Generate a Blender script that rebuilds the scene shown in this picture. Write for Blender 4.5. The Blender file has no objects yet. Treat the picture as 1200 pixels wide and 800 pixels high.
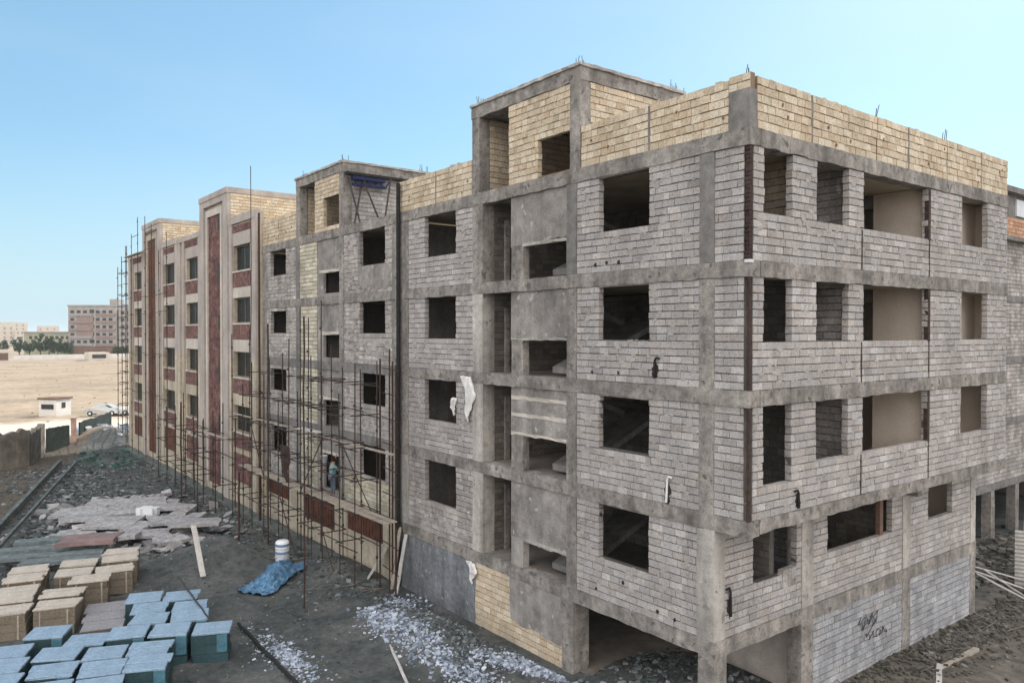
import bpy, math, random
from mathutils import Vector, Matrix, noise
R = math.radians
rng = random.Random(7)
sc = bpy.context.scene
COL = sc.collection

# ------------------------------------------------------------------ materials
def mat(name, cols, nscale=6, big=.25, bigscale=.6, bump=.3, bscale=30, rough=.9, island=False, metallic=0, streak=0, spots=None, fine=.13, spec=.25):
    m = bpy.data.materials.new(name); m.use_nodes = True
    nt = m.node_tree; N = nt.nodes; L = nt.links
    b = N['Principled BSDF']; b.inputs['Roughness'].default_value = rough; b.inputs['Metallic'].default_value = metallic
    if 'Specular IOR Level' in b.inputs: b.inputs['Specular IOR Level'].default_value = spec
    tc = N.new('ShaderNodeTexCoord'); co = tc.outputs['Object']
    n1 = N.new('ShaderNodeTexNoise'); n1.inputs['Scale'].default_value = nscale; n1.inputs['Detail'].default_value = 6; n1.inputs['Roughness'].default_value = .65
    L.new(co, n1.inputs['Vector'])
    ramp = N.new('ShaderNodeValToRGB'); el = ramp.color_ramp.elements
    k = len(cols)
    lo, hi = (.0, 1.) if island else (.3, .7)
    while len(el) < k: el.new(.5)
    for i, c in enumerate(cols):
        el[i].position = lo + (hi-lo)*i/max(1, k-1); el[i].color = (*c, 1)
    if island:
        g = N.new('ShaderNodeNewGeometry')
        mx = N.new('ShaderNodeMath'); mx.operation = 'MULTIPLY_ADD'; mx.inputs[1].default_value = .8
        sb = N.new('ShaderNodeMath'); sb.operation = 'MULTIPLY_ADD'; sb.inputs[1].default_value = .5; sb.inputs[2].default_value = -.15
        L.new(n1.outputs['Fac'], sb.inputs[0]); L.new(g.outputs['Random Per Island'], mx.inputs[0]); L.new(sb.outputs[0], mx.inputs[2])
        L.new(mx.outputs[0], ramp.inputs['Fac'])
    else: L.new(n1.outputs['Fac'], ramp.inputs['Fac'])
    col = ramp.outputs['Color']
    def mul(col, scale, amt, mapping=None, det=4):
        n = N.new('ShaderNodeTexNoise'); n.inputs['Scale'].default_value = scale; n.inputs['Detail'].default_value = det
        if mapping:
            mp = N.new('ShaderNodeMapping'); mp.inputs['Scale'].default_value = mapping
            L.new(co, mp.inputs['Vector']); L.new(mp.outputs[0], n.inputs['Vector'])
        else: L.new(co, n.inputs['Vector'])
        mr = N.new('ShaderNodeMapRange'); mr.inputs['From Min'].default_value = .3; mr.inputs['From Max'].default_value = .7
        mr.inputs['To Min'].default_value = 1-amt; mr.inputs['To Max'].default_value = 1+amt*.7
        L.new(n.outputs['Fac'], mr.inputs['Value'])
        v = N.new('ShaderNodeVectorMath'); v.operation = 'SCALE'
        L.new(col, v.inputs[0]); L.new(mr.outputs[0], v.inputs['Scale'])
        return v.outputs[0]
    if island:   # whole-piece tint between warm and cool, worn dark pits
        wn = N.new('ShaderNodeMath'); wn.operation = 'FRACT'; w2 = N.new('ShaderNodeMath'); w2.operation = 'MULTIPLY'; w2.inputs[1].default_value = 37.7
        L.new(g.outputs['Random Per Island'], w2.inputs[0]); L.new(w2.outputs[0], wn.inputs[0])
        tr = N.new('ShaderNodeValToRGB'); tr.color_ramp.elements[0].color = (1.025, .99, .955, 1); tr.color_ramp.elements[1].color = (.975, 1., 1.02, 1); L.new(wn.outputs[0], tr.inputs['Fac'])
        vm = N.new('ShaderNodeVectorMath'); vm.operation = 'MULTIPLY'; L.new(col, vm.inputs[0]); L.new(tr.outputs['Color'], vm.inputs[1]); col = vm.outputs[0]
        n3 = N.new('ShaderNodeTexNoise'); n3.inputs['Scale'].default_value = 13; n3.inputs['Detail'].default_value = 9; n3.inputs['Roughness'].default_value = .75; L.new(co, n3.inputs['Vector'])
        r3 = N.new('ShaderNodeMapRange'); r3.inputs['From Min'].default_value = .36; r3.inputs['From Max'].default_value = .5; r3.inputs['To Min'].default_value = .62; L.new(n3.outputs['Fac'], r3.inputs['Value'])
        v3 = N.new('ShaderNodeVectorMath'); v3.operation = 'SCALE'; L.new(col, v3.inputs[0]); L.new(r3.outputs[0], v3.inputs['Scale']); col = v3.outputs[0]
    if big: col = mul(col, bigscale, big)
    if fine and bump: col = mul(col, 28, fine, None, 5)
    if streak: col = mul(col, 2.2, streak, (1, 1, .12))
    if spots:
        n = N.new('ShaderNodeTexNoise'); n.inputs['Scale'].default_value = spots[0]; n.inputs['Detail'].default_value = 8; L.new(co, n.inputs['Vector'])
        mr = N.new('ShaderNodeMapRange'); mr.inputs['From Min'].default_value = spots[1]; mr.inputs['From Max'].default_value = spots[1]+.05; L.new(n.outputs['Fac'], mr.inputs['Value'])
        mm = N.new('ShaderNodeMix'); mm.data_type = 'RGBA'; L.new(mr.outputs[0], mm.inputs['Factor']); L.new(col, mm.inputs[6]); mm.inputs[7].default_value = (*spots[2], 1)
        col = mm.outputs[2]
    L.new(col, b.inputs['Base Color'])
    if bump:
        nb = N.new('ShaderNodeTexNoise'); nb.inputs['Scale'].default_value = bscale; nb.inputs['Detail'].default_value = 6; nb.inputs['Roughness'].default_value = .7
        L.new(co, nb.inputs['Vector'])
        bp = N.new('ShaderNodeBump'); bp.inputs['Strength'].default_value = bump; bp.inputs['Distance'].default_value = .03
        L.new(nb.outputs['Fac'], bp.inputs['Height']); L.new(bp.outputs['Normal'], b.inputs['Normal'])
    return m

MT = {}
MT['block'] = mat('grey_block', [(.32,.297,.283),(.415,.388,.372),(.445,.417,.402),(.475,.447,.43),(.62,.59,.57)], nscale=7, big=.14, bigscale=.5, bump=1., bscale=20, island=True, streak=.13, fine=.2)
MT['blockrough'] = mat('smeared_grey_block', [(.3,.275,.255),(.38,.35,.33),(.42,.39,.37),(.46,.43,.405),(.62,.59,.56)], nscale=7, big=.28, bigscale=.8, bump=1., bscale=16, island=True, streak=.25, fine=.22, spots=(2.6,.66,(.55,.53,.51)))
MT['blockcool'] = mat('cool_grey_block', [(.3,.302,.315),(.37,.375,.39),(.41,.415,.43),(.44,.445,.465),(.56,.565,.58)], nscale=7, big=.2, bigscale=.8, bump=1., bscale=16, island=True, streak=.2, fine=.2)
MT['smear'] = mat('mortar_smear', [(.32,.297,.275),(.4,.373,.348),(.47,.442,.415)], nscale=1.1, big=.1, bump=.8)
MT['mortar'] = mat('mortar', [(.08,.075,.07),(.14,.13,.12)], bump=.4)
MT['yblock'] = mat('yellow_clay_block', [(.5,.395,.27),(.62,.51,.375),(.67,.565,.425),(.78,.69,.55)], nscale=7, big=.14, bigscale=.8, bump=.9, bscale=20, fine=.22, island=True)
MT['wblock'] = mat('cream_block', [(.42,.38,.29),(.58,.53,.42),(.74,.7,.58)], nscale=6, big=.25, bump=.9, fine=.22, island=True)
MT['ymortar'] = mat('clay_mortar', [(.17,.125,.085),(.24,.18,.12)], bump=.3)
MT['conc'] = mat('concrete', [(.18,.163,.147),(.28,.258,.235),(.37,.342,.312)], nscale=5, big=.3, bigscale=1.3, bump=1., bscale=12, streak=.35, fine=.25, spots=(4,.61,(.13,.12,.11)))
MT['concdark'] = mat('concrete_dark', [(.14,.135,.13),(.2,.19,.18),(.26,.25,.235)], nscale=3, big=.25, bump=.5, bscale=14, streak=.2)  # concrete in a plain darker tone
MT['conclight'] = mat('concrete_pale', [(.33,.305,.275),(.42,.395,.36),(.49,.465,.43)], nscale=4, big=.22, bump=.8, bscale=14, streak=.35, fine=.22, spots=(3.5,.63,(.24,.22,.2)))
MT['slab'] = mat('slab_soffit', [(.5,.43,.31),(.62,.54,.4)], nscale=2, big=.2, bump=.3)
MT['floor'] = mat('dusty_floor', [(.16,.14,.12),(.26,.23,.2)], nscale=2, big=.2)
MT['plaster'] = mat('tan_plaster', [(.76,.65,.54),(.84,.73,.62)], nscale=1.2, big=.1, bump=.1)
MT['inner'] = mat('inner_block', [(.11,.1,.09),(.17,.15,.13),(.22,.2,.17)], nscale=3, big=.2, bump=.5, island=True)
MT['render'] = mat('grey_render', [(.22,.2,.185),(.3,.28,.26),(.36,.335,.315)], nscale=3.2, big=.28, bigscale=1.1, bump=.9, bscale=9, streak=.25, fine=.22, spots=(3,.62,(.42,.4,.38)))
MT['renderblue'] = mat('bluish_render', [(.13,.14,.15),(.19,.2,.215),(.25,.26,.275)], nscale=5, big=.3, bigscale=.9, bump=1., bscale=9, streak=.3, fine=.25, spots=(4,.62,(.3,.3,.31)))
MT['stone'] = mat('cream_stone', [(.36,.315,.25),(.48,.42,.33),(.56,.5,.4)], nscale=3, big=.2, bigscale=.5, bump=.25, streak=.16)
MT['stonegrey'] = mat('pinkish_stone', [(.38,.34,.31),(.47,.42,.385)], nscale=3, big=.15, bump=.25, streak=.12)
MT['stonewhite'] = mat('white_stone', [(.48,.435,.38),(.6,.55,.49)], nscale=3, big=.12, bump=.2, streak=.1)
MT['maroon'] = mat('maroon_stone', [(.09,.045,.04),(.15,.075,.068),(.26,.16,.145)], nscale=3.5, big=.4, bigscale=1.4, bump=.25)
MT['redbrown'] = mat('red_brown_stone', [(.075,.03,.018),(.12,.05,.033),(.16,.075,.048)], nscale=2, big=.3, bigscale=.9, bump=.25)
MT['sillred'] = mat('red_brick_panel', [(.1,.052,.046),(.17,.09,.08),(.26,.17,.155)], nscale=3, big=.3, bigscale=1.5, bump=.4)
MT['glass'] = mat('dark_window_glass', [(.012,.014,.013),(.03,.034,.03)], rough=.35, bump=0, spec=.06)
MT['frame'] = mat('window_frame_paint', [(.12,.1,.09),(.2,.17,.15)], rough=.5, bump=0)
MT['rust'] = mat('rusty_steel', [(.035,.022,.02),(.065,.042,.036),(.1,.065,.05)], nscale=8, big=.2, rough=.75, metallic=.3)
MT['steel'] = mat('grimy_steel_tube', [(.03,.028,.028),(.055,.05,.048),(.1,.09,.08)], nscale=8, big=.2, rough=.6, metallic=.3)
MT['darkhole'] = mat('broken_hole', [(.02,.02,.02),(.05,.045,.04)])
MT['wood'] = mat('weathered_plank', [(.24,.2,.165),(.36,.31,.26),(.45,.4,.34)], nscale=5, big=.2, bump=.3)
MT['woodpale'] = mat('pale_plank', [(.42,.4,.38),(.55,.53,.5)], nscale=5, big=.2, bump=.3)
MT['blue'] = mat('blue_paint', [(.015,.02,.06),(.025,.035,.1)], bump=.1)
MT['tarp'] = mat('blue_tarp', [(.03,.09,.17),(.08,.18,.3),(.22,.34,.46)], nscale=5, big=.2, rough=.5, bump=.5, bscale=12)
MT['white'] = mat('white_plastic', [(.6,.62,.64),(.78,.79,.8)], big=.1, rough=.5, bump=.1)
MT['cloth'] = mat('torn_white_cloth', [(.6,.58,.56),(.8,.79,.77)], big=.1, bump=.5, bscale=12)
MT['bluegrey'] = mat('bluish_drum_band', [(.12,.2,.3),(.16,.26,.36)], rough=.5)
MT['tantop'] = mat('tan_stone_slab', [(.36,.31,.26),(.44,.38,.32),(.54,.48,.41)], nscale=3, big=.16, bigscale=2, bump=.3, island=True)
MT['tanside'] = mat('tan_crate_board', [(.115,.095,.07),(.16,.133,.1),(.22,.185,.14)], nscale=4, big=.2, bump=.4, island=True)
MT['bluetop'] = mat('pale_blue_stone_slab', [(.17,.25,.33),(.22,.31,.4),(.3,.4,.5)], nscale=3, big=.14, bigscale=2, bump=.3, island=True)
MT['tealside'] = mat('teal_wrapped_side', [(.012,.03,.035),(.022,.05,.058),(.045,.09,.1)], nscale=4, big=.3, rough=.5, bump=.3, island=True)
MT['tealfilm'] = mat('pale_teal_film', [(.05,.13,.17),(.1,.22,.28)], nscale=6, big=.2, rough=.35)
MT['greytop'] = mat('grey_stone_slab', [(.19,.18,.185),(.26,.25,.255),(.34,.325,.33)], nscale=3, big=.2, bump=.3, island=True)
MT['slabpink'] = mat('pinkish_broken_slab', [(.21,.21,.215),(.32,.315,.32),(.45,.44,.445)], nscale=5, big=.2, bump=.5, spots=(9,.62,(.6,.58,.57)))
MT['slabred'] = mat('reddish_slab', [(.2,.14,.135),(.28,.2,.19)], nscale=4, big=.2, bump=.3)
MT['slabteal'] = mat('greenish_board', [(.09,.11,.115),(.15,.18,.185),(.22,.26,.265)], nscale=4, big=.2, bump=.3)
MT['foam'] = mat('pale_blue_chips', [(.1,.12,.145),(.24,.28,.35),(.44,.5,.6),(.66,.7,.77)], island=True, big=.1, bump=.2)
MT['chips'] = mat('mixed_debris', [(.03,.036,.038),(.07,.08,.082),(.1,.115,.12),(.16,.175,.18),(.38,.4,.41)], island=True, big=.1, bump=.3)
MT['chipswarm'] = mat('warm_debris', [(.035,.035,.028),(.07,.066,.055),(.12,.11,.095),(.26,.25,.24)], island=True, big=.1, bump=.3)
MT['green'] = mat('green_net', [(.015,.04,.035),(.025,.09,.07),(.05,.16,.12)], island=True, big=.2, bump=.3)
MT['wall'] = mat('old_mud_wall', [(.11,.1,.085),(.17,.155,.13),(.23,.21,.18)], nscale=1.5, big=.3, bigscale=.9, bump=.7, bscale=7, streak=.3)
MT['walldark'] = mat('black_shaded_wall', [(.02,.03,.028),(.035,.045,.04)], nscale=1.5, big=.3, bump=.3)  # full shade on the walls by the gate, put into a near black colour
MT['pinkbrick'] = mat('pink_brick', [(.4,.24,.2),(.55,.36,.3),(.7,.6,.55)], nscale=3, big=.2)
MT['render_white'] = mat('white_render', [(.6,.58,.54),(.72,.7,.66)], big=.1, bump=.1)
MT['brown'] = mat('brown_board', [(.13,.08,.06),(.2,.13,.1)], big=.2)
MT['leaf'] = mat('dark_leaf', [(.025,.045,.02),(.04,.07,.03),(.065,.1,.045)], island=True, big=.1, bump=0)
MT['trunk'] = mat('bark', [(.08,.06,.045),(.14,.11,.08)])
MT['farwall'] = mat('far_grey_wall', [(.26,.245,.235),(.32,.305,.29)], nscale=.5, big=.1, bump=0)
MT['farpink'] = mat('far_pink_band', [(.22,.165,.155),(.28,.21,.195)], nscale=.5, big=.1, bump=0)
MT['fargreen'] = mat('far_olive_wall', [(.28,.29,.2),(.36,.36,.27)], nscale=.5, big=.1, bump=0)
MT['farcream'] = mat('far_cream_wall', [(.5,.45,.38),(.62,.56,.48)], nscale=.5, big=.1, bump=0)
MT['farwin'] = mat('far_dark_opening', [(.03,.03,.035),(.06,.06,.06)], nscale=.5, big=0, bump=0)
MT['skin'] = mat('skin', [(.32,.19,.13),(.4,.25,.17)], big=0, bump=0, rough=.6)
MT['shirt'] = mat('teal_shirt', [(.12,.25,.28),(.18,.33,.37)], big=.1, bump=.2)
MT['trousers'] = mat('grey_blue_trousers', [(.07,.09,.12),(.11,.13,.17)], big=.1, bump=.2)
MT['hair'] = mat('black_hair', [(.012,.01,.01),(.02,.018,.016)], big=0, bump=.2)
MT['tyre'] = mat('rubber', [(.015,.015,.015),(.03,.03,.03)], big=0)
MT['carpaint'] = mat('silver_green_paint', [(.42,.43,.42),(.46,.47,.46)], big=0, bump=0, rough=.3, metallic=.3)
MT['carwhite'] = mat('white_paint', [(.7,.7,.68),(.75,.75,.73)], big=0, bump=0, rough=.3)
MT['orangebrick'] = mat('orange_brick', [(.42,.22,.13),(.55,.32,.2),(.62,.42,.29)], island=True, nscale=3, big=.2)
MT['ditch'] = mat('mossy_kerb', [(.07,.08,.078),(.12,.135,.13),(.19,.205,.2)], nscale=3, big=.3, bump=.4)
MT['fieldstone'] = mat('field_stone', [(.16,.13,.1),(.26,.21,.16)], island=True)
MT['slabchip'] = mat('broken_slab_piece', [(.08,.085,.09),(.2,.2,.205),(.34,.33,.34),(.5,.485,.49)], island=True, big=.15, bump=.4)
MT['scrapwood'] = mat('grey_scrap_wood', [(.1,.09,.08),(.2,.18,.16)], nscale=3)
MT['brownclay'] = mat('dark_brown_sacking', [(.035,.022,.02),(.07,.045,.038)], big=.3, bump=.5)
MT['graffiti'] = mat('black_spray_paint', [(.03,.03,.04),(.05,.05,.06)], big=0, bump=0)

# ground: yard soil near, dry sandy field beyond
def ground_mat():
    m = bpy.data.materials.new('ground_soil'); m.use_nodes = True
    nt = m.node_tree; N = nt.nodes; L = nt.links; b = N['Principled BSDF']; b.inputs['Roughness'].default_value = .95
    b.inputs['Specular IOR Level'].default_value = .15
    tc = N.new('ShaderNodeTexCoord'); co = tc.outputs['Object']
    def ns(s, d=8, r=.65, mp=None):
        n = N.new('ShaderNodeTexNoise'); n.inputs['Scale'].default_value = s; n.inputs['Detail'].default_value = d; n.inputs['Roughness'].default_value = r
        if mp:
            q = N.new('ShaderNodeMapping'); q.inputs['Scale'].default_value = mp; L.new(co, q.inputs['Vector']); L.new(q.outputs[0], n.inputs['Vector'])
        else: L.new(co, n.inputs['Vector'])
        return n.outputs['Fac']
    def rp(f, cols, lo=.3, hi=.7):
        r = N.new('ShaderNodeValToRGB'); e = r.color_ramp.elements
        while len(e) < len(cols): e.new(.5)
        for i, c in enumerate(cols): e[i].position = lo+(hi-lo)*i/(len(cols)-1); e[i].color = (*c, 1)
        L.new(f, r.inputs['Fac']); return r.outputs['Color']
    def mix(f, a, c):
        x = N.new('ShaderNodeMix'); x.data_type = 'RGBA'; L.new(f, x.inputs['Factor']); L.new(a, x.inputs[6]); L.new(c, x.inputs[7]); return x.outputs[2]
    def mr(v, a, c):
        x = N.new('ShaderNodeMapRange'); x.inputs['From Min'].default_value = a; x.inputs['From Max'].default_value = c; x.interpolation_type = 'SMOOTHSTEP'; L.new(v, x.inputs['Value']); return x.outputs[0]
    yard = mix(mr(ns(.35), .42, .62), rp(ns(3), [(.035,.041,.04),(.065,.072,.07),(.1,.11,.108)]), rp(ns(5), [(.075,.078,.076),(.11,.112,.108),(.155,.157,.15)]))
    brown = rp(ns(2.5), [(.065,.056,.044),(.1,.086,.068),(.14,.12,.095)])
    field = mix(mr(ns(.09, 6, .6, (1, .45, 1)), .45, .62), rp(ns(.5), [(.25,.19,.14),(.33,.26,.19),(.39,.32,.245)]), rp(ns(1.2), [(.16,.135,.09),(.25,.2,.145),(.32,.26,.195)]))
    sep = N.new('ShaderNodeSeparateXYZ'); L.new(co, sep.inputs[0])
    # brown strip west of the ditch line, field beyond the boundary wall
    def lin(a, bb, c):   # a*x+b*y+c + wobble
        m1 = N.new('ShaderNodeMath'); m1.operation = 'MULTIPLY_ADD'; m1.inputs[1].default_value = a; L.new(sep.outputs['X'], m1.inputs[0]); m1.inputs[2].default_value = c
        m2 = N.new('ShaderNodeMath'); m2.operation = 'MULTIPLY_ADD'; m2.inputs[1].default_value = bb; L.new(sep.outputs['Y'], m2.inputs[0]); L.new(m1.outputs[0], m2.inputs[2])
        m3 = N.new('ShaderNodeMath'); m3.operation = 'MULTIPLY_ADD'; m3.inputs[1].default_value = 2.; L.new(ns(.8), m3.inputs[0]); L.new(m2.outputs[0], m3.inputs[2])
        return m3.outputs[0]
    # ditch line from (-34.2,-12.8) to (-58.3,-5.9): normal pointing to brown side
    d = Vector((-24.1, 6.9)).normalized(); nx, ny = -d.y, d.x   # left normal
    # point on brown side (-50,-12)
    s = nx*(-50+34.2)+ny*(-12+12.8)
    if s < 0: nx, ny = -nx, -ny
    c = -(nx*-34.2+ny*-12.8)-1.0
    yard = mix(mr(lin(nx, ny, c-.3), 0, .9), yard, brown)
    col = mix(mr(lin(-1, -.2, -71.5), 0, 2.5), yard, field)
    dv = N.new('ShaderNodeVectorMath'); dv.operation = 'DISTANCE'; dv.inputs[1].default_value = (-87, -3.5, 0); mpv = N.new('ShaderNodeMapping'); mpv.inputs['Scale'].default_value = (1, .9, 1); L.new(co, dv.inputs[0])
    glare_d = N.new('ShaderNodeMath'); glare_d.operation = 'MULTIPLY_ADD'; glare_d.inputs[1].default_value = 14; L.new(ns(.12, 5), glare_d.inputs[0]); L.new(dv.outputs['Value'], glare_d.inputs[2])
    glare_col = N.new('ShaderNodeRGB'); glare_col.outputs[0].default_value = (.5, .455, .39, 1)  # glare of the sunlit ground, painted as a pale patch in the soil colour
    inv = N.new('ShaderNodeMath'); inv.operation = 'SUBTRACT'; inv.inputs[0].default_value = 1; L.new(mr(glare_d.outputs[0], 14, 19), inv.inputs[1])
    col = mix(inv.outputs[0], col, glare_col.outputs[0])
    # warm earthy strip east of the building
    col = mix(mr(lin(1, 0, 1.6), 0, 1.5), col, rp(ns(2.2), [(.08,.072,.06),(.135,.12,.1),(.2,.18,.155)]))
    L.new(col, b.inputs['Base Color'])
    bp = N.new('ShaderNodeBump'); bp.inputs['Strength'].default_value = .7; bp.inputs['Distance'].default_value = .05
    L.new(ns(4, 10, .75), bp.inputs['Height']); L.new(bp.outputs['Normal'], b.inputs['Normal'])
    return m
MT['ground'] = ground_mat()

# ------------------------------------------------------------------ mesh builder
class MB:
    def __init__(s): s.v = []; s.f = []; s.m = []
    def add(s, vs, fs, mi=0):
        o = len(s.v); s.v += [tuple(v) for v in vs]; s.f += [tuple(i+o for i in f) for f in fs]; s.m += [mi]*len(fs)
    def hexa(s, p, mi=0):   # p: 8 corners: bottom 4 then top 4, same order
        s.add(p, [(0,3,2,1),(4,5,6,7),(0,1,5,4),(1,2,6,5),(2,3,7,6),(3,0,4,7)], mi)
    def box(s, x0, x1, y0, y1, z0, z1, mi=0, j=0):
        p = [(x0,y0,z0),(x1,y0,z0),(x1,y1,z0),(x0,y1,z0),(x0,y0,z1),(x1,y0,z1),(x1,y1,z1),(x0,y1,z1)]
        if j: p = [tuple(c+rng.uniform(-j, j) for c in q) for q in p]
        s.hexa(p, mi)
    def top_mat(s, mi):
        for i in range(len(s.m)//6): s.m[i*6+1] = mi
    def tube(s, a, b, r, n=6, r2=None, mi=0):
        a = Vector(a); b = Vector(b); d = (b-a).normalized(); r2 = r if r2 is None else r2
        u = d.cross(Vector((0,0,1)) if abs(d.z) < .9 else Vector((1,0,0))).normalized(); w = d.cross(u)
        vs = []
        for q, rr in ((a, r), (b, r2)):
            for i in range(n):
                t = 2*math.pi*i/n; vs.append(q+u*math.cos(t)*rr+w*math.sin(t)*rr)
        s.add(vs, [(i, (i+1) % n, n+(i+1) % n, n+i) for i in range(n)]+[tuple(range(n))[::-1], tuple(range(n, 2*n))], mi)
    def build(s, name, mats, parent=None, loc=None, smooth=False):
        me = bpy.data.meshes.new(name)
        off = Vector(loc) if loc is not None else (parent_origin(parent) if parent else Vector((0,0,0)))
        me.from_pydata([(Vector(v)-off) for v in s.v], [], s.f)
        for m in (mats if isinstance(mats, (list, tuple)) else [mats]): me.materials.append(MT[m])
        me.polygons.foreach_set('material_index', s.m)
        if smooth: me.polygons.foreach_set('use_smooth', [True]*len(s.f))
        me.update()
        o = bpy.data.objects.new(name, me); COL.objects.link(o)
        if parent: o.parent = parent
        elif loc is not None: o.location = loc
        return o
def parent_origin(p):
    q = Vector((0,0,0))
    while p: q += p.location; p = p.parent
    return q
def thing(name, label, cat, loc=(0,0,0), group=None):
    o = bpy.data.objects.new(name, None); COL.objects.link(o); o.location = loc; o.empty_display_size = .5
    return tag(o, label, cat, group)
def tag(o, label, cat, group=None, kind=None):
    o['label'] = label; o['category'] = cat
    if group: o['group'] = group
    o['kind'] = kind or 'thing'
    return o

# facade mappings: (u along, z up, d outward) -> world
FL = lambda y=0: (lambda u, z, d: (-u, y-d, z))       # long front facade
FR = lambda x=0: (lambda u, z, d: (x+d, u, z))        # gable facade facing +X
FLf = FL(0)

def fbox(mb, F, u0, u1, z0, z1, d0, d1, mi=0, j=0):
    p = [F(u0,z0,d0),F(u1,z0,d0),F(u1,z0,d1),F(u0,z0,d1),F(u0,z1,d0),F(u1,z1,d0),F(u1,z1,d1),F(u0,z1,d1)]
    if j: p = [tuple(c+rng.uniform(-j, j) for c in q) for q in p]
    mb.hexa(p, mi)
def intervals(u0, u1, holes):
    out = [(u0, u1)]
    for a, b in holes:
        nx = []
        for p, q in out:
            if b <= p or a >= q: nx.append((p, q)); continue
            if a > p: nx.append((p, a))
            if b < q: nx.append((b, q))
        out = nx
    return [i for i in out if i[1]-i[0] > .03]
def masonry(mb, F, u0, u1, z0, z1, holes=(), ch=.2, bl=.4, thick=.2, mi=0, mo=1, jit=.009, ragged=.02):
    # solid core, a little smaller than the blocks so that joints and reveals show depth
    e = .03
    zs = sorted({z0, z1}|{z for h in holes for z in (h[2]-e, h[3]+e) if z0 < z < z1})
    for a, b in zip(zs, zs[1:]):
        zc = (a+b)/2
        for p, q in intervals(u0, u1, [(h[0]-e, h[1]+e) for h in holes if h[2]-e < zc < h[3]+e]):
            fbox(mb, F, p, q, a, b, -thick, -.028, mo)
    n = max(1, round((z1-z0)/ch)); h = (z1-z0)/n
    for k in range(n):
        za = z0+k*h; zc = za+h/2
        for p, q in intervals(u0, u1, [(hh[0], hh[1]) for hh in holes if hh[2] < zc < hh[3]]):
            pj = p+(rng.uniform(-ragged, ragged) if p > u0 else 0); qj = q+(rng.uniform(-ragged, ragged) if q < u1 else 0)
            u = pj; first = bl*(.5 if k % 2 else 1)*rng.uniform(.85, 1.1)
            while u < qj-.02:
                w = first if u == pj else bl*rng.uniform(.85, 1.12)
                if rng.random() < .08: w *= .5
                e2 = min(qj, u+w)
                if qj-e2 < .1: e2 = qj
                dd = rng.uniform(-jit, jit*.5)
                dd = max(dd, -.016)
                fbox(mb, F, u+rng.uniform(.003,.011), e2-rng.uniform(.003,.009), za+.013+rng.uniform(-.004,.004), za+h-.013, -thick+.012, dd, mi, j=.005)
                u = e2
def smears(mb, F, u0, u1, z0, z1, holes, dens=1.6, mi=2, s=(.03, .16)):
    for _ in range(int((u1-u0)*(z1-z0)*dens)):
        u = rng.uniform(u0+.1, u1-.1); z = z0+round((rng.uniform(z0+.1, z1-.1)-z0)/.2)*.2+rng.uniform(-.03, .03); a = rng.uniform(*s); b = a*rng.uniform(.2, .6)
        if any(h[0]-a < u < h[1]+a and h[2]-b < z < h[3]+b for h in holes) or not z0+.05 < z < z1-.05: continue
        plate(mb, F, [(u+a*math.cos(t)*rng.uniform(.5, 1.2), z+b*math.sin(t)*rng.uniform(.5, 1.2)) for t in [i*math.pi/4.5 for i in range(9)]], -.03, rng.uniform(.004, .012), mi)
def rough_beam(mb, F, u0, u1, z0, z1, d0, d1, mi=0, seg=.3, j=.02):
    n = max(1, int(abs(u1-u0)/seg)); rows = []
    for i in range(n+1):
        u = u0+(u1-u0)*i/n; e = lambda: rng.uniform(-j, j)
        rows.append([F(u, z0+e(), d0), F(u, z0+e(), d1+e()*.6), F(u, (z0+z1)/2, d1+e()*.6), F(u, z1+e()*.5, d1+e()*.6), F(u, z1, d0)])
    m = len(rows[0]); vs = [p for r in rows for p in r]; fs = []
    for i in range(n):
        for k in range(m):
            a = i*m+k; b = i*m+(k+1) % m; fs.append((a, b, b+m, a+m))
    fs += [tuple(range(m))[::-1], tuple(range(n*m, n*m+m))]
    mb.add(vs, fs, mi)
def rough_col(mb, F, u0, u1, z0, z1, d0, d1, mi=0, seg=.6, j=.01):
    n = max(1, int((z1-z0)/seg)); vs = []
    for i in range(n+1):
        z = z0+(z1-z0)*i/n; e = lambda: rng.uniform(-j, j)
        vs += [F(u0+e(), z, d0), F(u0+e(), z, d1+e()*.5), F(u1+e(), z, d1+e()*.5), F(u1+e(), z, d0)]
    fs = []
    for i in range(n):
        for k in range(4):
            a = i*4+k; b = i*4+(k+1) % 4; fs.append((a, b, b+4, a+4))
    fs += [(3,2,1,0), tuple(range(n*4, n*4+4))]
    mb.add(vs, fs, mi)
def plate(mb, F, pts, d0, d1, mi=0):   # irregular polygon prism on a facade
    n = len(pts); vs = [F(u, z, d0) for u, z in pts]+[F(u, z, d1) for u, z in pts]
    mb.add(vs, [tuple(range(n)), tuple(range(n, 2*n))[::-1]]+[(i, n+i, n+(i+1) % n, (i+1) % n) for i in range(n)], mi)
def ragged_line(u0, z0, u1, z1, n, a):
    return [(u0+(u1-u0)*i/n+rng.uniform(-a, a)*.5, z0+(z1-z0)*i/n+rng.uniform(-a, a)) for i in range(n+1)]
def rebar(parent, x, y, z, n=4, h=.5, w=.14):
    mb = MB()
    for i in range(n):
        a = x+rng.uniform(-w, w); b = y+rng.uniform(-w, w)
        mb.tube((a, b, z-.1), (a+rng.uniform(-.08, .08), b+rng.uniform(-.08, .08), z+h*rng.uniform(.5, 1.1)), .012, 4)
    mb.build('rebar', 'rust', parent)

# storey levels of the grey blocks (z of beam bottoms and beam tops)
BB = [2.27, 5.55, 8.75, 11.95, 15.15]; BT = [2.69, 5.95, 9.15, 12.35, 15.57]
DEPTH = 15.7

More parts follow.
